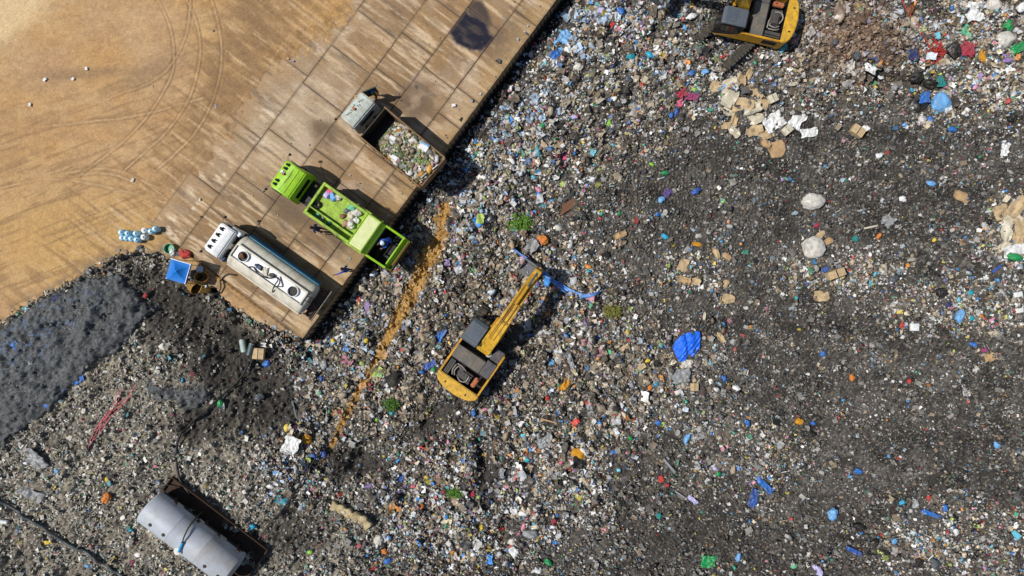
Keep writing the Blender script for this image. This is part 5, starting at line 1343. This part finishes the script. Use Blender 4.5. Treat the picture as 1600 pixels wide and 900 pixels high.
 ('bag', 800, 845, 14, 'offwhite', 'pale bag above the white grey bag'),
 ('bag', 857, 878, 18, 'green', 'deep green bag near the lower frame', .5, -40),
 ('bag', 840, 891, 14, 'white', 'white bag left of the deep green bag at the lower frame'),
 ('sheet', 1106, 876, 21, 'green', 'flat green sheet with a bent corner near the lower frame', .9, 0),
 ('bag', 1153, 869, 16, 'sky', 'blue and white bag right of the flat green sheet', .6),
 ('sheet', 1176, 778, 30, 'royal', 'blue film bundle on the lower fill', .4, 75),
 ('sheet', 1193, 757, 32, 'blue', 'blue film trailing right from the bundle', .3, -45),
 ('bag', 1122, 740, 9, 'green', 'green bag with a white scrap above it on the lower fill'),
 ('bag', 1117, 732, 9, 'lilac', 'pale blue scrap bag above the green one on the lower fill'),
 ('cloth', 1032, 748, 10, 'red', 'red rag on the tracked dark fill'),
 ('bag', 1030, 806, 12, 'teal', 'dark green bag on the tracked dark fill'),
 ('sheet', 1082, 780, 18, 'lilac', 'pale lilac film on the tracked dark fill', .4, -45),
 ('bag', 344, 629, 16, 'green', 'bright green bag beside the thin hose on the dark slope', .8),
 ('sheet', 125, 594, 22, 'blue', 'blue sheeting poking out from the sludge rim, upper piece', .4, 30),
 ('sheet', 98, 608, 22, 'royal', 'blue sheeting poking out from the sludge rim, middle piece', .4, 35),
 ('sheet', 80, 627, 20, 'blue', 'blue sheeting poking out from the sludge rim, lower piece', .4, 40),
 ('sheet', 27, 540, 16, 'blue', 'patch of blue sheeting showing through the grey sludge', .8),
 ('sheet', 85, 472, 28, 'navy', 'dark blue sheeting at the upper rim of the sludge', .5, 25),
 ('bag', 287, 594, 12, 'cyan', 'narrow cyan bag on the small sludge patch', .4, 80),
 ('cloth', 75, 847, 16, 'yellow', 'yellow rag right of the thick black pipe', .4, 10),
 ('bag', 168, 777, 20, 'orange', 'orange bag on the shredded waste above the grey tank'),
 ('bag', 168, 748, 10, 'yellow', 'yellow bag above the orange one on the shredded waste'),
 ('bag', 90, 735, 11, 'sky', 'pale blue bag on the shredded waste at the left'),
 ('bag', 106, 737, 10, 'blue', 'blue bag right of the pale blue one on the shredded waste'),
 ('bag', 205, 828, 8, 'cyan', 'small cyan bag left of the grey tank'),
 ('bag', 207, 878, 10, 'magenta', 'magenta scrap bag near the lower left frame'),
 ('bag', 217, 866, 11, 'white', 'white bag right above the magenta scrap'),
 ('bag', 395, 822, 14, 'cyan', 'cyan bag right of the rusty tray', .6, 0),
 ('bag', 139, 883, 12, 'sky', 'pale blue bag left of the magenta scrap near the lower frame'),
 ('sheet', 50, 770, 44, 'grey', 'grey film streak on the shredded waste left of the orange bag', .35, -25),
 ('sheet', 57, 718, 36, 'grey', 'grey dusty film below the sludge', .6, -45),
 ('bag', 228, 462, 9, 'red', 'small red bag on the mound left of the blue canopy'),
 ('sheet', 71, 125, 6, 'white', 'brightest white scrap on the bare dirt'),
 ('sheet', 115, 124, 5, 'white', 'white scrap on the dirt right of the brightest one'),
 ('sheet', 136, 108, 5, 'white', 'white scrap on the dirt highest of the small group'),
 ('sheet', 48, 164, 5, 'white', 'white scrap alone on the dirt below the small group'),
 ('sheet', 709, 165, 6, 'white', 'white scrap lying on the concrete near the tipping edge'),
 ('sheet', 208, 282, 6, 'cream', 'cream scrap on the dirt by the tyre marks'),
]: item(*a)
# --- cardboard
for a in [
 ('card', 1118, 136, 16, 'card', 'rounded tan cardboard at the upper left corner of the cardboard heap', .8),
 ('card', 1137, 131, 17, 'cream', 'pale cardboard at the upper rim of the cardboard heap', .6),
 ('card', 1157, 128, 22, 'card', 'tall tan cardboard at the top of the cardboard heap', .6, 80),
 ('card', 1170, 116, 17, 'card', 'narrow cardboard piece sticking out above the cardboard heap', .4, 65),
 ('card', 1175, 144, 22, 'card', 'cardboard at the right shoulder of the cardboard heap', .6),
 ('card', 1140, 150, 26, 'cream', 'large pale cardboard on the left of the cardboard heap', .8),
 ('card', 1155, 163, 26, 'card', 'large tan cardboard in the middle of the cardboard heap', .7),
 ('card', 1134, 172, 20, 'cream', 'cardboard at the left foot of the cardboard heap', .7),
 ('card', 1148, 184, 24, 'card', 'long cardboard strip standing out below the heap middle', .35, 70),
 ('card', 1172, 170, 22, 'cream', 'pale cardboard right of the heap middle', .7),
 ('card', 1190, 163, 18, 'card', 'tan cardboard at the right rim of the cardboard heap', .7),
 ('card', 1180, 186, 20, 'cream', 'cardboard at the lower right of the cardboard heap', .7),
 ('card', 1135, 197, 17, 'card', 'lone brown cardboard under the left foot of the heap', .6),
 ('card', 1147, 207, 16, 'cream', 'cardboard scrap lowest under the heap', .6),
 ('card', 1176, 205, 19, 'card', 'cardboard with torn edge below the heap on the right', .7),
 ('card', 1196, 211, 17, 'card', 'cardboard left below the white sheets', .7),
 ('card', 1212, 233, 22, 'tan', 'round edged cardboard with red print below the white sheets', .95),
 ('card', 1195, 226, 14, 'tan', 'brown cardboard left of the round edged one', .6),
 ('card', 1560, 332, 22, 'card', 'cardboard at the left of the right rim pile', .8),
 ('card', 1586, 326, 24, 'card', 'cardboard highest in the right rim pile', .8),
 ('card', 1574, 344, 24, 'cream', 'pale cardboard in the middle of the right rim pile', .7),
 ('card', 1592, 352, 20, 'card', 'cardboard cut by the right frame', .8),
 ('card', 1570, 364, 22, 'cream', 'cardboard low in the right rim pile', .6),
 ('card', 1588, 374, 22, 'card', 'lowest cardboard of the right rim pile', .6),
 ('card', 1566, 384, 18, 'cream', 'torn cardboard above the white film at the right rim', .6),
 ('card', 1066, 416, 20, 'card', 'upper cardboard of the scatter right of the bucket', .8),
 ('card', 1066, 438, 20, 'tan', 'lower left cardboard of the scatter right of the bucket', .7),
 ('card', 1083, 440, 18, 'card', 'middle cardboard of the scatter right of the bucket', .7),
 ('card', 1133, 443, 13, 'card', 'small cardboard right of the scatter', .8),
 ('card', 1119, 397, 18, 'card', 'cardboard strip pointing down right of a yellow one', .5, -65),
 ('card', 1135, 401, 16, 'tan', 'crumpled cardboard right of the cardboard strip', .6, -40),
 ('card', 1089, 382, 16, 'mustard', 'yellowish curved cardboard above the scatter', .4, -15),
 ('card', 1137, 467, 22, 'card', 'ragged cardboard alone below the scatter', .7, 0),
 ('card', 1126, 528, 20, 'card', 'narrow cardboard right of the blue tarpaulin', .45, -55),
 ('card', 1100, 493, 12, 'cream', 'pale cardboard sliver above the blue tarpaulin', .4, 80),
 ('card', 1281, 367, 16, 'card', 'cardboard tucked behind the lower bulky sack', .6, 40),
 ('card', 1293, 377, 14, 'tan', 'cardboard on the right of the lower bulky sack', .8),
 ('card', 970, 367, 20, 'tan', 'brown cardboard roll right of the orange bag', .5, 20),
 ('card', 1003, 573, 15, 'card', 'cardboard in the beige heap beside the yellow bag', .6),
 ('card', 975, 543, 17, 'card', 'cardboard in the upper beige heap', .5, 30),
 ('card', 1282, 462, 26, 'card', 'crumpled brown cardboard in the pale strip at the right', .7, 0),
 ('card', 840, 702, 12, 'orange', 'peach coloured cardboard left of the big amber bag', .8),
 ('card', 1500, 308, 24, 'tan', 'brown crumpled cardboard on the far right fill', .6, -25),
 ('box', 1337, 206, 20, 'card', 'lone carton with flaps right of the white sheets', .7, -35),
 ('box', 1228, 204, 15, 'cream', 'greenish carton just below the white sheets', .8, 40),
 ('box', 1206, 155, 14, 'cream', 'square yellow green carton right of the cardboard heap', .9, 25),
 ('box', 1302, 428, 27, 'card', 'long flattened carton below a blue film on the right', .45, 20),
 ('box', 1084, 604, 12, 'card', 'small open carton below the blue tarpaulin', 1.0, 0),
 ('box', 406, 552, 17, 'card', 'square brown cardboard box beside a blue bag under the tanker', 1.0, -4),
 ('block', 1427, 511, 13, 'white', 'square white foam piece beside a red bag', .9, 0),
 ('block', 1588, 460, 13, 'white', 'white foam block at the right rim, upper one', .6, 10),
 ('block', 1590, 485, 12, 'white', 'white foam block at the right rim, lower one', .6, 10),
 ('plank', 1045, 727, 28, 'grey', 'grey plank on the tracked dark fill', .13, -50),
 ('plank', 1062, 772, 18, 'grey', 'short grey plank below the long one', .15, -35),
 ('plank', 462, 643, 36, 'slate', 'thin dark pole left of the orange stain', .07, -75),
 ('plank', 888, 322, 44, 'brown', 'dark brown rotten plank above the leafy clump', .28, 32),
 ('plank', 857, 657, 26, 'tan', 'pale stick at the left foot of the beige heap', .09, -15),
 ('plank', 1359, 355, 22, 'cream', 'white stick between the lower bulky sack and a grey cloth', .12, 12),
]: item(*a)
for a in [('sheet', 1209, 190, 32, 'white', 'largest white sheet on the right of the cardboard heap', .8, 30), ('sheet', 1245, 188, 28, 'white', 'white sheet standing out right of the largest one', .7, 60),
          ('sheet', 1263, 208, 27, 'white', 'white crumpled sheet lowest of the three by the cardboard heap', .5, 10)]: item(*a)

# sacks with a second material, tarpaulin, banner, mattress
o = item('bag', 1431, 165, 34, 'black', 'big black sack with a blue top beside the round white one', .85, 10)
b = sheet_bm(.75, .65, 71, 14, .3, .5); obj('blue_top', b, cm('blue', .4), o, (.28, .28, .42), True)
b = BM(); outl = [(-17, 1), (-13, -8), (-6, -15), (6, -20), (20, -21), (21, -8), (20, 2), (14, 11), (4, 17), (-6, 22), (-12, 14)]
p0 = G(1069, 541); kk = 1.12/S*(H-p0.z)/H
def tarp(outl, seed, fold=None, rise=.3):
    b = BM(); n = 84; xs = [p[0] for p in outl]; ys = [p[1] for p in outl]; gxs = np.linspace(min(xs), max(xs), n); gys = np.linspace(min(ys), max(ys), n)
    A, Bq = np.meshgrid(gxs, gys); ins = polysd(A.ravel(), Bq.ravel(), outl).reshape(n, n); V = {}
    for i in range(n):
        for k in range(n):
            x, y = A[i, k], Bq[i, k]; w_ = (x*.8+y*.6)
            z = rise*(1-min(1, max(0, 1+ins[i, k]/14)))+.035*math.sin(w_*1.25+1.2*mnoise.noise(Vector((x*.1, y*.1, seed))))+.14*mnoise.noise(Vector((x*.11, y*.11, seed+3)))
            z -= .10*math.exp(-((x-y*.12-3)/2.2)**2)
            V[i, k] = (x*kk, -y*kk, z+.26)
    vs = {}
    for i in range(n-1):
        for k in range(n-1):
            q = [(i, k), (i, k+1), (i+1, k+1), (i+1, k)]
            if all(ins[a_] < .6 for a_ in q):
                for a_ in q:
                    if a_ not in vs: vs[a_] = b.verts.new(V[a_])
                b.faces.new([vs[a_] for a_ in q])
    bmesh.ops.recalc_face_normals(b, faces=b.faces)
    if sum(f.normal.z for f in b.faces) < 0: bmesh.ops.reverse_faces(b, faces=b.faces)
    bmesh.ops.solidify(b, geom=b.faces[:], thickness=.015); return b
o = obj('tarpaulin', tarp(outl, 5), P('blue_tarp', '#1c66dd', .4, .2, '#4f86e8', scale=3), None, p0, True); tag(o, 'big wrinkled royal blue tarpaulin alone on the dark fill', 'tarpaulin'); AVOID.append((p0.x, p0.y, .95))
def banner():
    pts = [(800, 388), (818, 402), (838, 416), (860, 436), (880, 450), (898, 460), (918, 462), (936, 456)]
    ww = [2, 4, 4, 7, 9, 10, 7, 3]; q = catmull([G(a, b_, .35) for a, b_ in pts], 6); b = BM(); rows = []
    for i, p in enumerate(q):
        d = (q[min(i+1, len(q)-1)]-q[max(i-1, 0)]).normalized(); nn = Vector((-d.y, d.x, 0)); wd = np.interp(i/6, range(len(ww)), ww)/S
        rows.append([b.verts.new(p+nn*wd*(t_/6-.5)*(1+.5*mnoise.noise(p*1.3+Vector((0, t_, 0))))+Vector((0, 0, .10*math.sin(t_*2.1+i*.3)+.28*mnoise.noise(p*2.2+Vector((t_*.5, 0, 0)))))) for t_ in range(7)])
    for a, c in zip(rows[:-1], rows[1:]):
        for k in range(6): b.faces.new((a[k], a[k+1], c[k+1], c[k]))
    b.normal_update(); bmesh.ops.solidify(b, geom=b.faces[:], thickness=.01)
    o = obj('plastic_sheet', b, P('blue_banner', '#2f7fd2', .45, .8, '#c3d6e8', scale=5), None, None, True); tag(o, 'long blue striped sheeting trailing under the excavator bucket', 'plastic sheet')
banner()
b = BM(); pts = [(519, 788), (535, 794), (550, 803), (566, 809), (578, 822)]; q = catmull([G(a, c, .18) for a, c in pts], 5); rr = []
for i, p in enumerate(q):
    d = (q[min(i+1, len(q)-1)]-q[max(i-1, 0)]).normalized(); nn = Vector((-d.y, d.x, 0)); hw = .27+.08*math.sin(i*1.7)
    rr.append([p+nn*hw+Vector((0, 0, -.12)), p+nn*hw*.95+Vector((0, 0, .14)), p-nn*hw*.95+Vector((0, 0, .17)), p-nn*hw+Vector((0, 0, -.12))])
loft(b, rr); bmesh.ops.subdivide_edges(b, edges=b.edges[:], cuts=2, use_grid_fill=True)
for v in b.verts: v.co += Vector((0, 0, .07*mnoise.noise(v.co*4)))+Vector((.05*mnoise.noise(v.co*5), .05*mnoise.noise(v.co*5+Vector((3, 3, 3))), 0))
tag(obj('mattress', b, P('dirty_foam', '#bfae86', .9, .9, '#5f4a2a', scale=2.5), None, None, True), 'long torn cream foam mattress on the slope', 'mattress')

# ropes, hoses and pipes
M_hose = P('black_hose', '#1b1a1a', .5, .4, '#5c5142'); M_rr = P('red_rope', '#b5342f', .8, .3); M_pr = P('pink_strap', '#d4616f', .6, .4, '#8b6a5c')
rope('hose', 'thin dark hose winding from the dark slope down to the rusty tray', 'hose', [(392, 565), (378, 590), (352, 615), (325, 640), (300, 662), (284, 680), (279, 705), (281, 735), (291, 758), (300, 772)], .08, M_hose, .27)
rope('cable', 'thin cable arching over the end of the grey tank', 'cable', [(234, 786), (238, 772), (250, 760), (268, 755), (285, 760), (296, 768)], .035, M_hose, .5)
rope('cable', 'long thin cable crossing the dark slope right of the grey tank', 'cable', [(398, 866), (404, 845), (425, 815), (450, 787), (470, 755), (490, 722), (505, 700)], .05, M_hose, .28)
rope('pipe', 'thick black pipe crossing the lower left corner', 'pipe', [(-8, 775), (30, 796), (70, 822), (105, 846), (140, 862), (170, 880), (200, 904)], .11, P('slate_pipe', '#39444a', .45, .4), .2)
rope('hose', 'black hose curling down from the tanker side onto the waste', 'hose', [(372, 430), (358, 429), (349, 437), (347, 450), (352, 470), (358, 490), (364, 504)], .055, M_hose, .2)
for i, pp in enumerate(([(186, 610), (178, 632), (164, 652), (148, 675), (140, 700)], [(215, 598), (203, 622), (180, 640), (160, 662), (146, 690)], [(196, 622), (176, 640), (166, 662), (152, 672)], [(192, 606), (186, 626), (170, 650), (156, 664), (142, 688)], [(212, 604), (196, 630), (176, 650), (158, 676), (150, 686)])):
    rope('strap', 'pink plastic strap in the pink bundle on the shredded waste', 'strap', pp, .022, M_pr, .14, 6, 'pink straps on the shredded waste')
rng2 = random.Random(5); tang = [(1404, -4), (1412, 12), (1424, 32), (1436, 50), (1446, 66), (1452, 78)]
for k in range(34): tang.append((1460+rng2.gauss(0, 9), 82+rng2.gauss(0, 8)))
tang += [(1466, 62), (1462, 54)]
rope('rope', 'tangled red rope trailing down from a brown sack', 'rope', tang, .03, M_rr, .15, 5)

# leafy clumps
def leafy(px, py, size, label, col, n=240):
    rs = random.Random(int(px)); p = G(px, py, .05); r = size/S/2; t_ = thing('plant_clump', label, 'plant', p)
    b = BM(); c2 = BM()
    for k in range(9):
        a = rs.uniform(0, 6.28); e = r*rs.uniform(.4, 1.1); tube(c2, [(0, 0, .0), (math.cos(a)*e*.5, math.sin(a)*e*.4, .25), (math.cos(a)*e, math.sin(a)*e*.7, .22)], .012, 5)
    for k in range(n):
        a = rs.uniform(0, 6.28); e = r*math.sqrt(rs.random())*rs.uniform(.6, 1.15); c = Vector((math.cos(a)*e, math.sin(a)*e*.75, rs.uniform(.05, .4))); l = rs.uniform(.05, .13)
        M = Matrix.Rotation(rs.uniform(0, 6.28), 3, 'Z') @ Matrix.Rotation(rs.uniform(-.7, .7), 3, 'X') @ Matrix.Rotation(rs.uniform(-.6, .6), 3, 'Y')
        b.faces.new([b.verts.new(c+M@Vector(q)) for q in ((-l, 0, 0), (0, -l*.4, .02), (l*1.2, 0, -.02), (0, l*.4, .02))])
    obj('leaves', b, P('leaf_'+col, col, .6, .5, '#5b6a22', scale=5), t_); obj('stem', c2, P('stem', '#5b4a2a'), t_)
leafy(812, 349, 44, 'bright green leafy clump above the bright orange bag', '#5e8f28', 320)
leafy(612, 631, 30, 'dark green leafy clump right of the orange stain', '#3e6a1e')
leafy(711, 768, 28, 'green leafy clump left of the crimson rag', '#4a7a20')
leafy(957, 487, 34, 'olive wilted clump right of the blue sheeting', '#7a7a35')

# ================================================================ THE CORNER BY THE TANKER
M_jug = P('light_blue_plastic', '#9fd0e6', .35, .2, '#8a8a76', scale=3, bump=.004); M_cap = P('white_plastic', '#e9eef0', .4, .15)
lab = ['leftmost pale blue jug of the back row on the dirt', 'second pale blue jug of the back row, left of the round one', 'third pale blue jug of the back row, wide and round', 'leftmost pale blue jug of the front row',
       'second pale blue jug of the front row', 'third pale blue jug of the front row', 'fourth pale blue jug of the front row', 'white topped jug at the right end of the front row', 'white tilted jug linking the row to the far pair',
       'left jug of the pale blue pair on the concrete rim', 'rightmost pale blue jug on the concrete rim']
for i, (zx, zy) in enumerate(((205, 150), (268, 160), (350, 162), (215, 205), (256, 208), (305, 214), (358, 224), (428, 198), (436, 132), (500, 140), (545, 116))):
    p = W(160+zx/6.43, 340+zy/6.43, .25); p.z = hgt(p.x, p.y) if not SLAB(160+zx/6.43, 340+zy/6.43) else .0
    p = Vector((p.x, p.y, max(p.z, -.05) if not SLAB(*px0(p.x, p.y)) else .02))
    t_ = thing('plastic_jug', lab[i], 'jug', p, RS.uniform(0, 6), 'pale blue jugs on the dirt')
    b = BM(); rr = [[(r*math.cos(2*math.pi*k/18), r*math.sin(2*math.pi*k/18), z) for k in range(18)] for r, z in ((.16, 0), (.2, .03), (.205, .2), (.185, .22), (.205, .25), (.2, .45), (.15, .53), (.07, .58))]
    loft(b, rr); obj('jug_body', b, M_cap if i in (7, 8) else M_jug, t_, smooth=40)
    b = BM(); cyl(b, (0, 0, .575), (0, 0, .65), .065, n=12, b=.01); obj('cap', b, M_cap, t_)
# square canopy
cn = [W(267, 404, 1.75), W(298, 413, 1.75), W(289, 444, 1.75), W(258, 435, 1.75)]; ctr = sum(cn, Vector())/4; gz = hgt(ctr.x, ctr.y)
t_ = thing('canopy', 'small square bright blue canopy with a peaked roof beside the tanker', 'canopy', (ctr.x, ctr.y, gz))
b = BM(); c_ = [p-Vector((ctr.x, ctr.y, gz)) for p in cn]; N = 8; ap = Vector((.02, .02, 2.15-gz)); ed = []
for i in range(4):
    for k in range(N): ed.append(c_[i].lerp(c_[(i+1) % 4], k/N)+Vector((0, 0, -.05*math.sin(math.pi*k/N))))
rr = []
for f in (1, .75, .5, .25, .06): rr.append([ap.lerp(e, f)-Vector((0, 0, .12*math.sin(math.pi*f))) for e in ed])
rr = [[e*1+Vector((0, 0, -.16)) for e in ed]]+rr
loft(b, rr, False); b.faces.new(b.verts[-4*N:]); obj('canopy_roof', b, P('blue_canopy', '#0a6cc0', .6, .15, '#2a86cc', scale=3, bump=.008), t_, smooth=50)
b = BM(); tube(b, [c_[0]+Vector((0, 0, .02)), c_[1]+Vector((0, 0, .02)), c_[2]+Vector((0, 0, .02))], .03, 6); obj('white_hem', b, M_cap, t_)
for q in c_:
    b = BM(); cyl(b, (q.x*.93, q.y*.93, 0), (q.x*.93, q.y*.93, q.z), .025, n=8); obj('post', b, M_chrome, t_)
# baskets, buckets, sacks under the canopy's right side
M_bas = P('woven_cane', '#8f7136', .85, .7, '#3d2f17', scale=8, bump=.03)
def basket(px, py, rz, tilt, label):
    p = base(px, py); p.z += .32; t_ = thing('basket', label, 'basket', p, rz); b = BM(); rr = []
    for r, z in ((.0001, -.3), (.27, -.3), (.36, -.1), (.42, .2), (.44, .32), (.41, .32), (.38, .2), (.3, -.22), (.0001, -.24)): rr.append([(r*math.cos(2*math.pi*k/20), r*math.sin(2*math.pi*k/20), z) for k in range(20)])
    loft(b, rr, False)
    bmesh.ops.transform(b, matrix=Matrix.Rotation(tilt, 4, 'Y'), verts=b.verts); bo = obj('basket_body', b, M_bas, t_, smooth=50)
    b = BM(); ringp = [(.43*math.cos(2*math.pi*k/20), .43*math.sin(2*math.pi*k/20), .33) for k in range(21)]; tube(b, ringp, .035, 6); bmesh.ops.transform(b, matrix=Matrix.Rotation(tilt, 4, 'Y'), verts=b.verts)
    obj('basket_rim', b, P('pale_cane', '#c08a3f', .8, .4), bo)
basket(304, 447, R(-30), R(75), 'left ochre cane basket tipped over below the canopy')
basket(325, 450, R(160), R(60), 'right ochre cane basket with its mouth open beside the hose')
basket(318, 437, R(60), R(40), 'dark cane basket behind the two ochre ones')
t_ = thing('bucket', 'white bucket standing between canopy and tanker', 'bucket', base(316, 421)); b = BM(); cyl(b, (0, 0, 0), (0, 0, .38), .19, .24, 18); obj('bucket_body', b, P('grey_plastic', '#5f646b', .5, .4), t_)
b = BM(); cyl(b, (0, 0, .38), (0, 0, .42), .25, n=18, b=.01); obj('lid', b, P('pale_lid', '#b9c4d4', .4, .2), t_)
t_ = thing('basin', 'round green basin left of the red sack', 'basin', base(267, 389)); b = BM(); rr = [[(r*math.cos(2*math.pi*k/22), r*math.sin(2*math.pi*k/22), z) for k in range(22)] for r, z in ((.0001, .03), (.25, .03), (.33, .28), (.36, .28), (.28, 0), (.0001, 0))]
loft(b, rr, False); obj('basin_shell', b, P('green_basin', '#16885a', .4, .3), t_, smooth=40)
for a in [('bag', 290, 397, 21, 'red', 'bright red lumpy sack at the front of the tanker cab', .8, -10), ('bag', 271, 394, 15, 'white', 'white sack between green basin and red sack', .7, 70), ('bag', 280, 396, 10, 'slate', 'grey sack squeezed between white and red sacks'),
          ('bag', 308, 430, 22, 'black', 'dark heap of sacks at the shaded side of the canopy', .8, 0), ('bag', 259, 388, 10, 'slate', 'dark sack left of the green basin'), ('bag', 219, 388, 12, 'slate', 'dark lump on the mound below the jugs')]: item(*a)
def tin(px, py, ln, r, rz, col, label):
    p = base(px, py); p.z += r; t_ = thing('metal_drum', label, 'drum', p, rz); b = BM(); cyl(b, (-ln/2, 0, 0), (ln/2, 0, 0), r, n=20, b=.02)
    for x in (-.2, .2): cyl(b, (x*ln-.015, 0, 0), (x*ln+.015, 0, 0), r*1.04, n=20)
    obj('drum_body', b, P('drum_'+col, col, .45, .5), t_, smooth=35); b = BM(); cyl(b, (ln/2, 0, 0), (ln/2+.02, 0, 0), r*.85, n=18); cyl(b, (ln/2+.01, r*.4, 0), (ln/2+.05, r*.4, 0), .04, n=10); obj('drum_end', b, P('drum_end', '#c8c6bf', .5, .4), t_)
tin(382, 540, .85, .22, R(100), '#9fb3ac', 'pale grey green drum left of the dark drum below the concrete')
tin(393, 546, .8, .2, R(75), '#3f5558', 'dark teal drum right of the pale drum below the concrete')
tin(6, 814, .75, .14, R(-8), '#d5d8d6', 'short white pipe piece at the left frame')
# on the lorries
def put(root, x, y, z, bm, nm, label, cat, mat, smooth=True):
    o = obj(nm, bm, mat, None, on(root, x, y, z), smooth, RS.uniform(0, 6)); return tag(o, label, cat)
for i, (x, y, r, c, l) in enumerate(((-.5, -.6, .22, 'lilac', 'lilac bag at the front of the green deck'), (-.55, -.9, .2, 'pink', 'pink and white bag beside the lilac one on the green deck'), (-.85, -.75, .24, 'sky', 'light blue bag in the middle of the front bundle on the green deck'), (-1.15, -.85, .2, 'offwhite', 'white and pink bag at the rear of the front bundle on the green deck'),
    (-2.3, -.85, .24, 'mint', 'mint green bag on the green deck near the hood'), (-2.75, -.75, .26, 'offwhite', 'white sack on the green deck nearest the hood'), (-2.6, -.35, .25, 'cream', 'cream sack in the middle of the rear bundle on the green deck'), (-2.85, .1, .28, 'offwhite', 'round white sack at the left of the rear bundle on the green deck'),
    (-2.5, .25, .2, 'tan', 'brown sack in the rear bundle on the green deck'), (-2.15, -.5, .18, 'slate', 'dark sack in the rear bundle on the green deck'), (-2.95, -.35, .2, 'white', 'small white sack between two larger ones on the green deck'), (-2.1, -.05, .15, 'rust', 'rusty brown bag in front of the rear bundle on the green deck'))):
    put(GT, x, y, 2.04+r*.4, bag_bm(r*1.3, .8, 300+i), 'plastic_bag', l, 'bag', cm(c, .4))
for i, (x, r, c, l) in enumerate(((-.65, .16, 'mint', 'mint green bag in the side channel of the green lorry'), (-1.05, .14, 'grey', 'grey bag in the side channel of the green lorry'), (-1.55, .13, 'teal', 'teal bag in the side channel of the green lorry'))):
    put(GT, x, .86, 1.75+r*.3, bag_bm(r, 1.3, 330+i), 'plastic_bag', l, 'bag', cm(c, .4))
b = BM(); rr = []
for k in range(25):
    a = 2*math.pi*k/24; 
    rr.append([((.17+.09*math.cos(2*math.pi*q/8))*math.cos(a), (.17+.09*math.cos(2*math.pi*q/8))*math.sin(a), .09+.09*math.sin(2*math.pi*q/8)) for q in range(8)])
loft(b, rr, False); put(GT, -.35, .28, 2.03, b, 'tyre', 'small black tyre lying on the front of the green deck', 'tyre', M_black)
def pump():
    t_ = thing('pump', 'small dark pump on the tanker walkway', 'pump', on(TT, -2.1, -.02, 2.29), R(145)); b = BM(); bx(b, (0, 0, .1), (.3, .22, .18), .03); cyl(b, (.15, 0, .12), (.32, 0, .12), .09); obj('motor', b, M_navy, t_)
    b = BM(); bx(b, (0, 0, .012), (.45, .3, .02), .004); obj('base_plate', b, M_steel, t_)
    t_ = thing('toolbox', 'grey tool box behind the pump on the tanker walkway', 'toolbox', on(TT, -3.05, -.05, 2.29), R(150)); b = BM(); bx(b, (0, 0, .13), (.32, .24, .24), .03); obj('case', b, M_deck, t_); b = BM(); tube(b, [(-.1, 0, .26), (-.08, 0, .33), (.08, 0, .33), (.1, 0, .26)], .015, 6); obj('handle', b, M_black, t_)
pump()
pts = [on(TT, x, y, z) for x, y, z in ((-1.5, .38, 2.36), (-1.75, .2, 2.34), (-2.1, .3, 2.4), (-2.5, .32, 2.5), (-3.0, .2, 2.4), (-3.3, -.1, 2.36), (-3.55, -.05, 2.4), (-3.6, .25, 2.52), (-3.62, .6, 2.4), (-3.65, .85, 2.16))]
b = BM(); tube(b, catmull(pts, 6), .04, 8); tag(obj('hose', b, M_hose, None, None, True), 'black hose looped along the tanker walkway and over its side', 'hose')
pts = [on(TT, x, y, z) for x, y, z in ((-3.5, -.3, 2.34), (-3.75, -.1, 2.36), (-4.0, .15, 2.36), (-3.7, .34, 2.36))]
b = BM(); tube(b, catmull(pts, 6), .03, 8); tag(obj('hose', b, M_hose, None, None, True), 'short thin hose on the tanker walkway before the rear manhole', 'hose')
put(TT, -.75, .02, 2.42, bag_bm(.2, .8, 360), 'cloth', 'dark red rag bundle in the front tanker manhole', 'cloth', cm('brown', .8))
put(TT, -2.55, .0, 2.33, sheet_bm(.5, .3, 361), 'cloth', 'cream rag between pump and tool box', 'cloth', cm('cream', .8))
# foam boxes on the tipper's load
for x, y, s_, c, l in ((-1.7, -.05, .42, 'white', 'small white foam box on the tipper load'), (-3.6, -.85, .62, 'white', 'white and blue cool box on the tipper load'), (-2.6, .85, .45, 'white', 'slim white foam box at the left rim of the tipper load')):
    p = on(TP, x, y, 2.28); b = BM(); bx(b, (0, 0, .1), (s_, s_*.62, .22), .03); o = tag(obj('foam_box', b, cm(c, .6), None, p, False, R(150)), l, 'box')
    if 'blue' in l: b = BM(); bx(b, (0, -.25, .1), (s_*.98, .14, .2), .02); obj('blue_side', b, cm('sky', .5), o)

build_litter()
